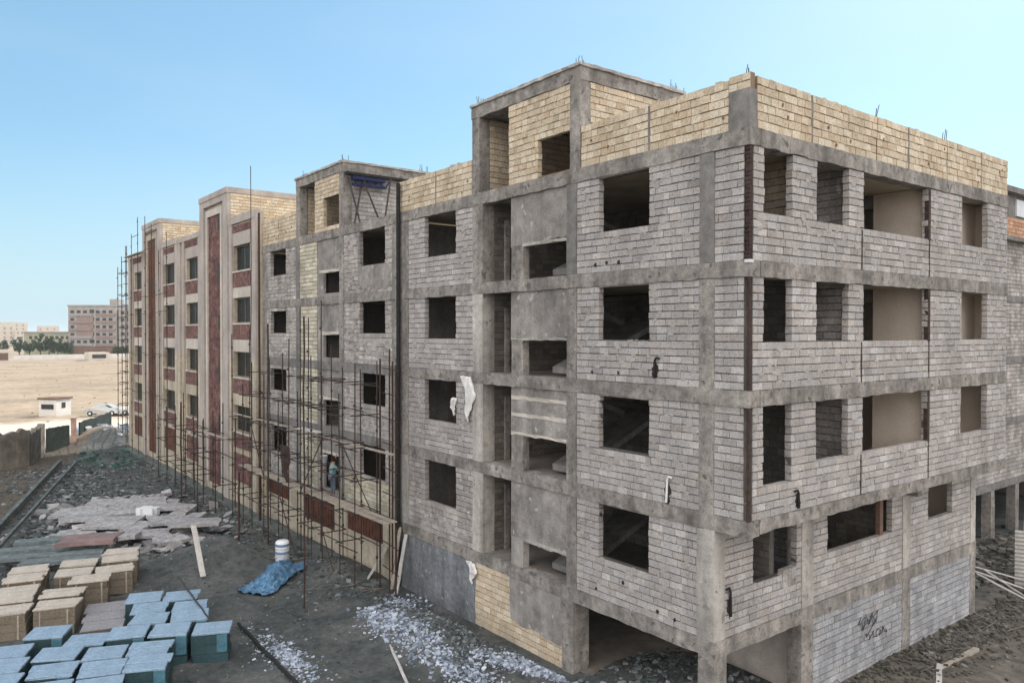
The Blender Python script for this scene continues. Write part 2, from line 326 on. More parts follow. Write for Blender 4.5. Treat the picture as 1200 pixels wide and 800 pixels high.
# ================================================================== block A (grey, nearest)
A = thing('apartment_building', 'nearest unfinished grey block apartment building, its bare corner and yellow brick parapet towards the viewer', 'building', (-8, 8, 0))
for k in range(5):
    x1 = -.25 if k >= 1 else -1.25
    mb = MB(); mb.box(-17.05, x1, .25, DEPTH-.25, BT[k]-.3, BT[k]-.004)
    mb.top_mat(1); mb.build('floor_slab', ['slab', 'floor'], A)
mb = MB(); mb.box(-17.1, -1.1, .3, DEPTH-.3, -.3, .05); mb.build('ground_slab', 'floor', A)
# beams, front
for k in range(5):
    e = 0 if k >= 1 else 1.0
    mb = MB(); rough_beam(mb, FLf, e-.03, 17.15, BB[k], BT[k], -.4, .035)
    mb.build('front_beam', 'conc', A)
    mb = MB()
    xf = 0 if k >= 1 else -1.01
    b0 = BB[k] if k != 1 else 5.62
    rough_beam(mb, FR(xf), .42 if k else .02, DEPTH, b0, BT[k], -.4, .035)
    mb.build('side_beam', 'conc', A)
    mb = MB(); mb.box(-17.1, xf-.4, DEPTH-.4, DEPTH+.03, BB[k], BT[k]); mb.build('rear_beam', 'conc', A)
# soffit of the overhang
mb = MB(); mb.box(-1.02, -.4, .4, DEPTH-.4, 5.66, 5.9); mb.build('overhang_soffit', 'conc', A)
# columns, front (s0, s1, z0, z1, material)
def fcol(parent, F, u0, u1, z0, z1, m='conc', d0=-.45, d1=.02):
    mb = MB(); rough_col(mb, F, u0, u1, z0, z1, d0, d1); mb.build('column', m, parent)
fcol(A, FLf, 1.0, 1.5, 0, BB[0], 'conc', -.5); fcol(A, FLf, 1.0, 1.55, BT[0], BB[1], 'conclight', -.42, .03)
for k in range(1, 4): fcol(A, FLf, 1.03, 1.5, BT[k], BB[k+1], 'concdark' if k == 3 else 'conc')
fcol(A, FLf, 6.3, 6.82, -.2, BB[0], 'conc', -.65, .03)
for k in range(4): fcol(A, FLf, 6.17, 6.62, BT[k], BB[k+1], 'conc' if k != 3 else 'concdark')
for k in range(4): fcol(A, FLf, 11.1, 11.72, BT[k], BB[k+1], 'conclight' if k < 3 else 'conc', -.5, .022)
for k in range(4): fcol(A, FLf, 16.35, 17.12, BT[k], BB[k+1], 'conc' if k else 'conclight')
# side columns on the set-back ground storeys
FRs = FR(-1.01)
for t0, t1 in ((3.95, 4.55), (9.95, 10.5), (15.25, 15.68)):
    fcol(A, FRs, t0, t1, -.6, BB[0]); fcol(A, FRs, t0, t1, BT[0], 5.62, 'conclight')
# block walls, front
W1 = (3.23, 5.2); W2 = (12.85, 15.08)
zt = [5.55, 8.83, 11.95, 15.15]; zb = [3.95, 7.22, 10.4, 13.52]
for k in range(4):
    mb = MB()
    lo = 1.5 if k == 0 else .16
    if k: masonry(mb, FLf, lo, 1.03, BT[k], BB[k+1])
    masonry(mb, FLf, 1.5, 6.17, BT[k], BB[k+1], [(W1[0], W1[1], zb[k], zt[k]+.1)]); smears(mb, FLf, 1.5, 6.17, BT[k], BB[k+1], [(W1[0], W1[1], zb[k], zt[k]+.1)], 5)
    mb.build('block_wall', ['block', 'mortar', 'smear'], A)
    mb = MB()
    masonry(mb, FLf, 11.72, 16.35, BT[k], BB[k+1], [(W2[0], W2[1], zb[k]-.06, min(zt[k]+.02, BB[k+1]+.1))])
    smears(mb, FLf, 11.8, 16.3, BT[k], BB[k+1], [(W2[0], W2[1], zb[k]-.06, 20)], 7); mb.build('block_wall', ['blockrough' if k == 0 else 'block', 'mortar', 'smear'], A)
    # lintels of the windows
    mb = MB(); fbox(mb, FLf, W1[0]-.1, W1[1]+.1, BB[k+1]-.04, BB[k+1]+.05, -.19, .004); mb.build('lintel', 'conc', A)
# stair bay: plaster panel, small opening, thin post, open recess
bay_top = [3.6, 7.1, 10.3, 13.45]
for k in range(4):
    z0, z1 = BT[k], BB[k+1]; zo = bay_top[k]
    mb = MB()
    pts = [(6.6, z1+.03), (9.52, z1+.03), (9.55, zo+.02)]+ragged_line(9.4, zo, 6.7, zo+(.12 if k else -.02), 14, .055)+[(6.6, zo+.05)]
    plate(mb, FLf, pts, -.16, -.05); mb.build('plaster_panel', 'render', A)
    mb = MB(); rough_col(mb, FLf, 8.86, 9.5, z0, zo+.05, -.3, -.04); mb.build('post', 'conclight' if k == 0 else 'conc', A)
    mb = MB()
    if k in (1, 2):
        rough_beam(mb, FLf, 6.64, 9.5, zo+.02, zo+.12, -.17, -.03, seg=.25, j=.03)
        if k == 1:
            rough_beam(mb, FLf, 6.64, 9.5, 7.75, 7.87, -.17, -.035, seg=.25, j=.02); rough_beam(mb, FLf, 6.64, 9.5, 8.32, 8.44, -.17, -.035, seg=.25, j=.02)
    else: rough_beam(mb, FLf, 6.64, 8.9, zo, zo+.1, -.17, -.04, seg=.3, j=.015)
    mb.build('ledge', 'stonewhite' if k == 1 else 'conclight', A)
    # stair flights behind the panel
    mb = MB(); mb.hexa([(-6.7, .6, z0+.1), (-6.7, 4.2, z0+1.6), (-8.0, 4.2, z0+1.6), (-8.0, .6, z0+.1), (-6.7, .6, z0+.3), (-6.7, 4.2, z0+1.8), (-8.0, 4.2, z0+1.8), (-8.0, .6, z0+.3)])
    mb.hexa([(-8.2, 4.2, z0+1.6), (-8.2, .8, z1), (-9.5, .8, z1), (-9.5, 4.2, z0+1.6), (-8.2, 4.2, z0+1.8), (-8.2, .8, z1+.2), (-9.5, .8, z1+.2), (-9.5, 4.2, z0+1.8)])
    mb.build('stair_flight', 'concdark', A)
    # recess side wall (faces the viewer) and back wall
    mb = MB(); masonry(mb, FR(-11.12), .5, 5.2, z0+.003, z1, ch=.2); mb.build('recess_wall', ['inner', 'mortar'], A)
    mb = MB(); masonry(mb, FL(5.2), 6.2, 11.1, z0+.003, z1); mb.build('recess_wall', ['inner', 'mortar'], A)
    mb = MB(); rough_col(mb, FR(-11.06), .95, 1.15, z0, z1-.5, -.05, .03); mb.build('post', 'conc', A)
# partitions and plastered rooms behind the gable
for k in range(4):
    z0, z1 = BT[k], BB[k+1]+.1
    xi = -.24 if k else -1.25
    mb = MB()
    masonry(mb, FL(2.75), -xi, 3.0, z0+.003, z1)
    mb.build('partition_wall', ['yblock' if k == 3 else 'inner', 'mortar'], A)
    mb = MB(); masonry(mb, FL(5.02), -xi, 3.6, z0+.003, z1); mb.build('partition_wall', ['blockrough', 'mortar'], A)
    mb = MB(); mb.box(-2.0, xi, 9.85, 10.05, z0+.002, z1); mb.box(-9, -2.0, 12.3, 12.5, z0+.002, z1); mb.build('plaster_wall', 'plaster', A)
    mb = MB(); mb.box(-9, -.5, 9.9, 10.2, z1-.45, z1+.05); mb.box(-3.9, -3.6, 3, 10, z1-.35, z1+.05); mb.build('inner_beam', 'concdark', A)
    mb = MB(); mb.box(-9, xi, DEPTH-.45, DEPTH-.3, z0+.002, z1); mb.box(-1.7, -1.35, DEPTH-1.0, DEPTH-.452, z0+.002, z1); mb.build('plaster_wall', 'plaster', A)
    if k > 1:
        mb = MB(); mb.box(-1.25, -1.1, 11.4, 13.25, z0+.002, z1); mb.box(-1.05, -.9, 13.2, DEPTH-.25, z0+.002, z1); mb.build('plaster_wall', 'plaster', A)
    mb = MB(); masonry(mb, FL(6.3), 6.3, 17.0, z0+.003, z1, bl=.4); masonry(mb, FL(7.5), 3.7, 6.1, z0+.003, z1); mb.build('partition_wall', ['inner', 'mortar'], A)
    mb = MB(); mb.box(-17.1, xi, DEPTH-.2, DEPTH, BT[k], BB[k+1]); mb.box(-17.14, -16.95, .45, DEPTH-.2, BT[k], BB[k+1]); mb.build('rear_wall', 'blockrough', A)
# gable walls
vA = [(.6, 1.82), (2.98, 4.6), (5.42, 9.42), (11.88, 13.98)]
for k in range(1, 4):
    t = BB[k+1]; dz = [0, 3.2, 3.2, 3.2][k]
    top = [None, 8.75, 11.95, 15.15][k]; bot = [None, 7.1, 10.3, 13.5][k]
    mb = MB()
    hs = [(a, b, bot-(.35 if i == 0 and k == 1 else 0)-(.0), top+.1) for i, (a, b) in enumerate(vA)]
    masonry(mb, FR(0), .16, DEPTH, BT[k], BB[k+1], hs); smears(mb, FR(0), .16, DEPTH, BT[k], BB[k+1], hs, 5)
    mb.build('gable_wall', ['block', 'mortar', 'smear'], A)
    mb = MB()
    for tj in (5.32, 9.5): fbox(mb, FR(0), tj-.025, tj+.025, BT[k], bot+.0, -.01, .012)
    fbox(mb, FR(0), 9.42, 9.56, bot, top, -.12, .013)
    mb.build('tie_rod', 'rust', A)
mb = MB(); masonry(mb, FR(-5.2), 3.4, 9.5, BT[0], 5.6); masonry(mb, FL(9.8), 1.3, 5, BT[0], 5.6); mb.build('partition_wall', ['inner', 'mortar'], A)
# set-back storey: windows E F G
mb = MB()
masonry(mb, FRs, .42, 3.95, BT[0], 5.62, [(1.66, 3.7, 3.88, 5.22)])
masonry(mb, FRs, 4.55, 9.95, BT[0], 5.62, [(5.34, 9.25, 4.0, 5.62)])
masonry(mb, FRs, 10.5, 15.25, BT[0], 5.62, [(11.81, 13.7, 4.02, 5.3)])
mb.build('gable_wall', ['block', 'mortar'], A)
mb = MB(); rough_beam(mb, FRs, 1.5, 3.94, 5.22, 5.45, -.18, .02, j=.03, seg=.25); mb.build('lintel', 'conclight', A)
mb = MB(); fbox(mb, FRs, 8.55, 8.75, 4.0, 5.6, -.2, -.05); mb.build('door_post', 'brown', A)
mb = MB()
for i in range(9): fbox(mb, FRs, 3.0+.1*(i % 3)*2, 3.22+.1*(i % 3)*2, 3.88-.16*(i//3)-.1, 4.0-.16*(i//3)-.02, -.12, .03, j=.02)
mb.build('broken_blocks', 'blockrough', A)
# ground level of the gable, plain sheet with grey block
mb = MB(); masonry(mb, FRs, 4.55, 9.95, -.9, BB[0]); masonry(mb, FRs, 10.5, 15.25, -.9, BB[0]); mb.build('gable_wall', ['blockcool', 'mortar'], A)
mb = MB(); mb.box(-7, -1.5, 4.3, 4.5, -.3, BB[0]); mb.build('parking_wall', 'stonegrey', A)
mb = MB(); mb.box(-6.2, -6.0, 4.5, 15, -.3, BB[0]); mb.build('parking_wall', 'concdark', A)
# scribble on the gable wall
mb = MB()
def scrib(t, z, s):
    p = [(t+s*rng.uniform(-.5, .5), z+s*rng.uniform(-.5, .5)) for _ in range(4)]
    for a, b in zip(p, p[1:]):
        mb.tube(FRs(a[0], a[1], .022), FRs(b[0], b[1], .022), .016, 4)
prev = None
for i in range(46):
    t = 7.1+i*.045+.12*math.sin(i*1.9); z = 1.5-.0*i+.16*math.sin(i*1.15)+.1*math.sin(i*2.7)
    if i > 26: t = 7.5+(i-26)*.075+.1*math.sin(i*2.2); z = .98+.13*math.sin(i*1.4)
    if prev: mb.tube(FRs(prev[0], prev[1], .022), FRs(t, z, .022), .011, 4)
    prev = (t, z)
mb.build('spray_scribble', 'graffiti', A)
# ground level of the front: rendered wall with a strip of bare yellow block
mb = MB(); masonry(mb, FL(0), 6.82, 17.1, -.4, BB[0]); mb.build('base_wall', ['yblock', 'ymortar'], A)
mb = MB()
pts = [(11.6, BB[0]-.02), (17.1, BB[0]-.02), (17.1, -.1)]+ragged_line(17, -.1, 11.75, -.1, 6, .02)+ragged_line(11.6, 0, 11.55, 2.2, 10, .06)
plate(mb, FLf, pts, -.02, .03); mb.build('render_panel', 'renderblue', A)
mb = MB()
pts = [(6.84, BB[0]-.02), (9.55, BB[0]-.02)]+ragged_line(9.55, 2.2, 9.45, .85, 6, .05)+ragged_line(9.4, .8, 6.84, .72, 10, .06)
plate(mb, FLf, pts, -.02, .028); mb.build('render_panel', 'render', A)
# parapet
def parapet(parent, F, segs, z0=15.57, z1=16.85):
    for a, b in segs:
        mb = MB(); masonry(mb, F, a, b, z0, z1+rng.uniform(-.03, .03), ch=.215, bl=.3, thick=.19, jit=.02)
        for q in range(int((b-a)*.9)):
            uu = rng.uniform(a+.1, b-.3); fbox(mb, F, uu, uu+rng.uniform(.1, .25), z1-.05, z1+rng.uniform(.01, .035), -.17, -.01, 0, j=.015)
            uu = rng.uniform(a+.1, b-.1); zz = rng.uniform(z0+.1, z1-.2); plate(mb, F, [(uu+.04*math.cos(t), zz+.05*math.sin(t)) for t in range(6)], -.02, .014, 1)
        mb.build('parapet_wall', ['yblock', 'ymortar'], parent)
parapet(A, FLf, [(.62, 3.22), (3.29, 5.98), (11.8, 14.22), (14.29, 17.1)])
parapet(A, FR(0), [(.32, 2.7), (2.78, 6.13), (6.18, 8.04), (8.14, 10.7), (10.77, 13.37), (13.45, DEPTH)])
for t in (2.74, 8.09, 13.41):
    mb = MB(); fbox(mb, FR(0), t-.045, t+.045, 15.57, 16.82, -.15, -.012); mb.build('parapet_tie', 'concdark', A)
for t in (3.255, 14.255):
    mb = MB(); fbox(mb, FLf, t-.045, t+.045, 15.57, 16.82, -.15, -.012); mb.build('parapet_tie', 'concdark', A)
mb = MB(); masonry(mb, FLf, .0, .62, 16.52, 16.9, ch=.19); mb.build('parapet_wall', ['yblock', 'ymortar'], A)
mb = MB(); rough_col(mb, FLf, .0, .6, 15.57, 16.52, -.3, .03); mb.build('parapet_post', 'concdark', A)
mb = MB(); mb.box(-17, -.19, DEPTH-.19, DEPTH, 15.57, 16.8); mb.build('parapet_wall', 'yblock', A)
# rusty corner angle
mb = MB()
for k in range(1, 4):
    if k < 3: mb.box(-.055, .018, -.018, .05, BT[k], BB[k+1]); continue
    mb.box(-.1, .0, 0.0, .1, BT[k], BB[k+1])
    for q in range(26):
        z = BT[k]+.05+q*.105
        mb.box(-.11+rng.uniform(-.04, .03), .015, -.018-rng.uniform(0, .02), .08, z, z+rng.uniform(.03, .09), 0)
mb.build('corner_angle', 'rust', A)
for (x, y, z) in ((-.2, .2, 16.88), (-.1, 6.2, 16.8), (-.1, 10.7, 16.8)): rebar(A, x, y, z, 3, .4, .08)

def stairhead(parent, s0, s1, dep, zf, ztop, open_, brick, win, fm='conc', sidemat='yblock'):
    # concrete frame
    zb = ztop-.42
    mb = MB()
    rough_beam(mb, FLf, s0-.02, s1+.02, zb, ztop, -.4, .03)
    rough_beam(mb, FR(-s0), .4, dep, zb, ztop, -.4, .03)
    mb.box(-s1, -s1+.4, .4, dep, zb, ztop); mb.box(-s1, -s0-.4, dep-.4, dep+.03, zb, ztop)
    mb.build('roof_beam', fm, parent)
    mb = MB(); mb.box(-s1+.05, -s0-.05, .05, dep-.05, ztop-.35, ztop+.03); mb.build('roof_slab', 'conc', parent)
    mb = MB(); rough_beam(mb, FLf, s0-.07, s1+.07, ztop, ztop+.1, -.5, .09, j=.02, seg=.3); rough_beam(mb, FR(-s0), .5, dep, ztop, ztop+.1, -.5, .09, j=.02, seg=.3); mb.build('roof_edge', 'conclight', parent)
    for (a, b) in ((s0, s0+.45), (s1-.45, s1)):
        mb = MB(); rough_col(mb, FLf, a, b, zf, zb, -.42, .02); mb.build('column', fm, parent)
    mb = MB(); rough_col(mb, FR(-s0), dep-.45, dep, zf, zb, -.42, .02); mb.build('column', fm, parent)
    mb = MB(); masonry(mb, FLf, brick[0], brick[1], zf, zb, [win] if win else [], bl=.3, jit=.02); mb.build('stairhead_wall', ['yblock', 'ymortar'], parent)
    mb = MB(); masonry(mb, FR(-s0), .42, dep-.45, zf, zb); mb.build('stairhead_wall', [sidemat, 'ymortar' if sidemat == 'yblock' else 'mortar'], parent)
    mb = MB(); masonry(mb, FR(-s1+.45), .45, dep-.2, zf, zb); masonry(mb, FL(dep-.4), s0+.3, s1-.3, zf, zb); mb.build('stairhead_wall', ['yblock', 'ymortar'], parent)
    mb = MB(); mb.box(-s1, -s1+.2, .3, dep, zf, zb); mb.build('stairhead_wall', 'yblock', parent)
    rebar(parent, -s0-.2, .2, ztop, 4, .45); rebar(parent, -s1+.25, .25, ztop, 5, .5); rebar(parent, -s0-.3, dep-.2, ztop, 7, .5, .3)
stairhead(A, 6.02, 11.75, 4.8, 15.57, 18.68, None, (6.45, 9.6), (6.45, 8.05, 15.66, 16.9))

# small pipes and broken holes on the walls
def pipe_stub(parent, F, u, z, h=.5, white=False, w=.16):
    mb = MB(); pts = [(u+w*math.cos(a)*rng.uniform(.35, 1.1), z-h*.12+h*.42*math.sin(a)*rng.uniform(.45, 1.05)) for a in [i*math.pi/8 for i in range(16)]]
    plate(mb, F, pts, -.02, .016); hole = mb.build('broken_hole', 'darkhole', parent)
    mb = MB(); mb.tube(F(u, z-h*.45, .06), F(u-.03, z+h*.35, .06), .032, 8); mb.tube(F(u-.03, z+h*.35, .06), F(u-.09, z+h*.5, .07), .03, 8); mb.tube(F(u-.09, z+h*.5, .07), F(u-.17, z+h*.44, .03), .03, 8)
    p = mb.build('pipe', 'white' if white else 'tyre', hole); p.location = (0, 0, 0)
mb = MB()
pipe_stub(A, FLf, 3.0, 9.6, .6); pipe_stub(A, FLf, 2.55, 6.35, .75, True, .14)
pipe_stub(A, FR(0), 2.1, 6.25, .5); pipe_stub(A, FRs, .62, 3.6, .8, False, .12)
mb = MB()
for (u, z) in ((5.35,12.6),(4.9,12.62),(4.4,12.6),(5.5,9.4),(4.4,9.42),(5.1,5.2),(4.2,3.4),(5.3,2.95),(2.9,2.95),(2.3,2.9)):
    plate(mb, FLf, [(u+.05*math.cos(a)*rng.uniform(.6, 1.4), z+.06*math.sin(a)*rng.uniform(.6, 1.4)) for a in [i*math.pi/3 for i in range(6)]], -.02, .014)
mb.build('putlog_holes', 'darkhole', A)
# rainwater corner pipe fitting on the corner
mb = MB(); mb.box(-.1, .05, -.06, .1, 12.28, 12.36); mb.build('bracket', 'white', A)

# ================================================================== block B (smeared grey, cream strip, scaffolded)
B = thing('apartment_building', 'grey middle apartment building with a cream block strip and red brown base panels behind scaffolding', 'building', (-25, 8, 0))
for k in range(5):
    mb = MB(); mb.box(-33.0, -17.25, .25, DEPTH-.25, BT[k]-.3, BT[k]-.004); mb.top_mat(1); mb.build('floor_slab', ['slab', 'floor'], B)
    mb = MB(); rough_beam(mb, FLf, 17.2, 33.05, BB[k], BT[k], -.4, .033); mb.build('front_beam', 'conc' if k > 2 else 'concdark', B)
for k in range(4):
    z0, z1 = BT[k], BB[k+1]
    fcol(B, FLf, 17.2, 17.7, z0, z1); fcol(B, FLf, 22.36, 22.84, z0, z1, 'conc'); fcol(B, FLf, 27.62, 28.1, z0, z1, 'concdark'); fcol(B, FLf, 32.5, 33.05, z0, z1)
    mb = MB(); masonry(mb, FLf, 17.7, 22.36, z0, z1, [(18.35, 20.75, [4.05, 7.35, 10.45, 13.62][k], z1+.1 if k else 5.6)]); smears(mb, FLf, 17.7, 22.36, z0, z1, [(18.35, 20.75, z0+1.2, z1)], 10, s=(.05, .3)); mb.build('block_wall', ['blockrough', 'mortar', 'smear'], B)
    if k == 0:
        mb = MB(); masonry(mb, FL(-.03), 17.75, 22.3, z0, 4.02, thick=.1); mb.build('brick_facing', ['wblock', 'mortar'], B)
    mb = MB(); masonry(mb, FLf, 28.1, 32.5, z0, z1, [(29.55, 31.85, [3.95, 7.35, 10.55, 13.8][k], [5.3, 8.5, 11.75, 15.3][k])]); smears(mb, FLf, 28.1, 32.5, z0, z1, [(29.55, 31.85, z0+1.2, z1)], 7, s=(.05, .3)); mb.build('block_wall', ['blockrough', 'mortar', 'smear'], B)
    if k in (3,):
        mb = MB()
        plate(mb, FLf, [(20.8, 15.1)]+ragged_line(20.9, 15.0, 20.85, 12.5, 10, .05)+ragged_line(20.8, 12.6, 18.0, 12.5, 8, .1)+[(17.8, 13.3), (18.2, 13.55), (20.6, 13.58), (20.8, 14)], -.02, .02)
        mb.build('render_patch', 'render', B)
    mb = MB(); masonry(mb, FLf, 25.45, 27.62, z0, z1, ch=.2, bl=.45); mb.build('cream_wall', ['wblock', 'mortar'], B)
    # plastered stair bay with small opening
    oz0, oz1 = [(2.9, 4.6), (6.05, 7.25), (9.35, 10.45), (12.5, 13.5)][k]
    mb = MB()
    plate(mb, FLf, [(22.84, z1), (25.45, z1), (25.45, oz1)]+ragged_line(25.3, oz1, 22.9, oz1+.15, 10, .08)+[(22.84, oz1+.1)], -.18, -.04)
    plate(mb, FLf, [(24.75, oz1+.1), (25.45, oz1+.1), (25.45, z0), (24.75, z0)], -.17, -.035)
    if oz0-z0 > .1: plate(mb, FLf, [(22.84, oz0), (24.8, oz0), (24.8, z0), (22.84, z0)], -.17, -.037)
    mb.build('plaster_panel', 'render', B)
    mb = MB(); rough_beam(mb, FLf, 22.84, 25.2, oz1+.02, oz1+.16, -.17, -.01, seg=.3, j=.03); mb.build('ledge', 'stonewhite', B)
    mb = MB(); masonry(mb, FL(5.0), 17.3, 33.0, z0+.003, z1); mb.box(-22.8, -22.6, .5, 5, z0, z1); mb.box(-25.4, -25.2, .5, 5, z0, z1); mb.box(-33.04, -32.9, .45, 5, z0, z1); mb.build('partition_wall', ['inner', 'mortar'], B)
    mb = MB(); mb.box(-33.0, -17.2, DEPTH-.2, DEPTH, z0, z1); mb.build('rear_wall', 'blockrough', B)
mb = MB(); mb.box(-33.04, -17.16, -.02, .35, -.4, BB[0]); mb.build('base_wall', 'stone', B)
for a, b in ((17.3, 18.4), (21.95, 23.25), (27.0, 28.9), (32.5, 33.0)):
    mb = MB(); fbox(mb, FLf, a, b, -.3, 2.55, .02, .1); mb.build('base_pilaster', 'stone', B)
for a, b, c, d in ((18.54, 21.87, 1.42, 2.42), (23.36, 26.9, 1.0, 2.32), (29.02, 32.4, 1.5, 2.5)):
    mb = MB(); fbox(mb, FLf, a, b, c, d, .0, .06)
    for i in range(12):
        u = a+(b-a)*(i+.5)/12; fbox(mb, FLf, u-.09, u+.09, c+.03, d-.03, .06, .085)
    mb.build('base_panel', 'redbrown', B)
    mb = MB(); fbox(mb, FLf, a-.1, b+.1, d, d+.12, .0, .16); mb.build('base_coping', 'stone', B)
parapet(B, FLf, [(28.1, 30.6), (30.67, 33.05)], z1=17.0)
stairhead(B, 22.38, 28.05, 4.8, 15.57, 18.6, None, (22.84, 25.7), (22.84, 24.65, 15.8, 17.15), sidemat='block')
mb = MB(); mb.box(-33, -17.2, DEPTH-.19, DEPTH, 15.57, 16.8); mb.build('parapet_wall', 'yblock', B)
# dark vertical joints / steel uprights between the blocks
mb = MB(); mb.box(-17.2, -17.12, -.01, .3, -.2, 16.7); mb.build('expansion_joint', 'darkhole', B)

# ================================================================== blocks C and D (stone clad)
def clad(o, label, maroon, ox, right=False):
    X = thing('apartment_building', label, 'building', (-o-8, 8, 0))
    F = FL(-.3)
    u = lambda a: o+a
    zt_ = [6.1, 9.4, 12.7, 15.9]; zb_ = [4.5, 7.85, 11.15, 14.35]
    W = [(1.25, 4.2), (11.75, 14.7)]
    T = (4.85, 10.75)
    # core with openings, stone face
    mb = MB()
    holes = [(u(a), u(b), zb_[k], zt_[k]) for a, b in W for k in range(4)]
    zs = sorted({-.4, 17.65}|{z for h in holes for z in (h[2], h[3])})
    for a, b in zip(zs, zs[1:]):
        zc = (a+b)/2
        for p, q in intervals(u(.05), u(16.75), [(h[0], h[1]) for h in holes if h[2] < zc < h[3]]):
            fbox(mb, F, p, q, a, b, -.4, 0)
    mb.build('stone_wall', 'stonegrey' if False else 'stone', X)
    mb = MB(); mb.box(-u(16.75), -u(.05), .1, DEPTH, -.4, 16.3); 
    # hollow rear body: build walls instead of a solid
    mb = MB(); mb.box(-u(16.75), -u(.05), DEPTH-.3, DEPTH, -.4, 17.2); mb.box(-u(.3), -u(.06), .1, DEPTH-.3, -.4, 17.2); mb.box(-u(16.75), -u(16.45), .1, DEPTH-.3, -.4, 17.2); mb.build('rear_walls', 'yblock', X)
    mb = MB()
    for z in (2.9, 6.2, 9.5, 12.8, 16.1): mb.box(-u(16.4), -u(.3), .1, DEPTH-.3, z-.3, z)
    mb.build('floor_slabs', 'slab', X)
    mb = MB(); mb.box(-u(16.4), -u(.3), 3.5, 3.7, 0, 16); mb.build('partition_wall', 'inner', X)
    # pilasters
    for a, b in ((.0, .75), (4.25, 4.8), (10.8, 11.5), (15.0, 15.5), (16.1, 16.75)):
        for z0, z1, mm in ((-.4, 9.0, 'stone'), (9.003, 17.25, 'stonegrey')):
            mb = MB(); fbox(mb, F, u(a), u(b), z0, z1, 0, .12); mb.build('pilaster', mm, X)
    for a, b, z0, z1 in ((0, 4.85, 17.25, 17.72), (10.75, 16.75, 17.2, 17.5)):
        mb = MB(); fbox(mb, F, u(a), u(b), z0, z1, -.2, .14); mb.build('coping', 'stonegrey', X)
    for a, b in W:
        mb = MB(); fbox(mb, F, u(a)-.35, u(b)+.25, 16.72, 17.12, -.05, .06); mb.build('frieze_panel', 'maroon', X)
        mb = MB(); fbox(mb, F, u(a)-.15, u(b)+.15, 15.9, 16.7, -.05, .04); mb.build('head_panel', 'stonegrey', X)
        for k in range(4):
            mb = MB(); fbox(mb, F, u(a)-.15, u(b)+.15, zb_[k]-1.0, zb_[k]-.1, -.02, .045); mb.build('sill_panel', 'sillred', X)
            mb = MB(); fbox(mb, F, u(a)-.2, u(b)+.2, zb_[k]-.1, zb_[k], -.1, .09); s = mb.build('sill', 'stonewhite', X)
            if k < 3:
                mb = MB(); fbox(mb, F, u(a)-.12, u(b)+.12, zt_[k], zb_[k+1]-1.02, -.02, .03); mb.build('band', 'stonewhite' if k > 0 else 'stone', X)
            mb = MB(); uu = (u(a)+u(b))/2
            for p, q, r, t in ((u(a), u(a)+.07, zb_[k], zt_[k]), (u(b)-.07, u(b), zb_[k], zt_[k]), (uu-.035, uu+.035, zb_[k]+.07, zt_[k]-.07), (u(a)+.07, u(b)-.07, zb_[k], zb_[k]+.07), (u(a)+.07, u(b)-.07, zt_[k]-.07, zt_[k])):
                fbox(mb, F, p, q, r, t, -.28, -.2)
            wf = mb.build('window_frame', 'frame', X)
            mb = MB(); fbox(mb, F, u(a)+.05, u(b)-.05, zb_[k]+.05, zt_[k]-.05, -.26, -.23); g = mb.build('pane', 'glass', wf)
            for vv in g.data.vertices: pass
        mb = MB(); fbox(mb, F, u(a)-.0, u(b)+.0, 1.45, 3.15, -.02, .05); mb.build('base_panel', 'sillred' if maroon == 'maroon' else 'redbrown', X)
    # stair tower
    zt2 = 19.65
    mb = MB()
    fbox(mb, F, u(T[0]), u(T[0])+.9, -.4, zt2-.02, 0, .2); fbox(mb, F, u(T[1])-.9, u(T[1]), -.4, zt2-.02, 0, .2); fbox(mb, F, u(T[0])+.9, u(T[1])-.9, 18.95, zt2-.02, 0, .2)
    fbox(mb, F, u(T[0]), u(T[1]), 17.6, zt2-.02, -.3, 0)
    mb.build('tower_frame', 'stonegrey', X)
    mb = MB(); a0, a1 = u(T[0])+1.25, u(T[1])-1.25
    fbox(mb, F, a0-.02, a0+.32, .6, 18.7, 0, .16); fbox(mb, F, a1-.32, a1+.02, .6, 18.7, 0, .16); fbox(mb, F, a0+.32, a1-.32, 18.25, 18.7, 0, .16); mb.build('tower_surround', 'stonewhite' if maroon == 'maroon' else 'stone', X)
    mb = MB()
    n = 24
    for i in range(n):
        za = .6+(18.25-.6)*i/n; zb2 = .6+(18.25-.6)*(i+1)/n
        fbox(mb, F, a0+.32, a1-.32, za+.006, zb2-.006, 0, .06+rng.uniform(0, .012))
    mb.build('tower_panel', maroon, X)
    for k in range(5):
        zc = 4.2+3.27*k
        mb = MB(); fbox(mb, F, a0+.35, a0+1.0, zc, zc+1.0, .02, .085); mb.build('slot_window', 'glass', X)
    mb = MB(); mb.box(-u(T[0])-.25, -u(T[0]), -.28, 5.0, 17.2, zt2-.3); mb.box(-u(T[1]), -u(T[1])+.25, -.28, 5.0, 17.2, zt2-.3); mb.box(-u(T[1])+.25, -u(T[0])-.25, 4.8, 5.0, 17.2, zt2-.3)
    mb2 = MB(); masonry(mb2, FR(-u(T[0])+.03), -.28, 5.0, 16.2, zt2-.32, thick=.1); mb2.build('tower_side_wall', ['yblock', 'ymortar'], X)
    mb.build('tower_wall', 'stonegrey', X)
    mb = MB(); mb.box(-u(T[1])-.03, -u(T[0])+.05, -.55, 5.1, zt2-.3+.002, zt2+.05); mb.build('tower_roof', 'stonegrey', X)
    # inner yellow parapet
    mb = MB(); masonry(mb, FR(-u(.06)), .2, 8, 16.1, 17.3); mb.build('parapet_wall', ['yblock', 'ymortar'], X)
    return X
clad(33.1, 'stone clad apartment building with the wide maroon stair tower, beside the grey middle building', 'maroon', 0)
clad(49.9, 'farthest stone clad apartment building of the row with the narrow red brown stair tower', 'redbrown', 0)

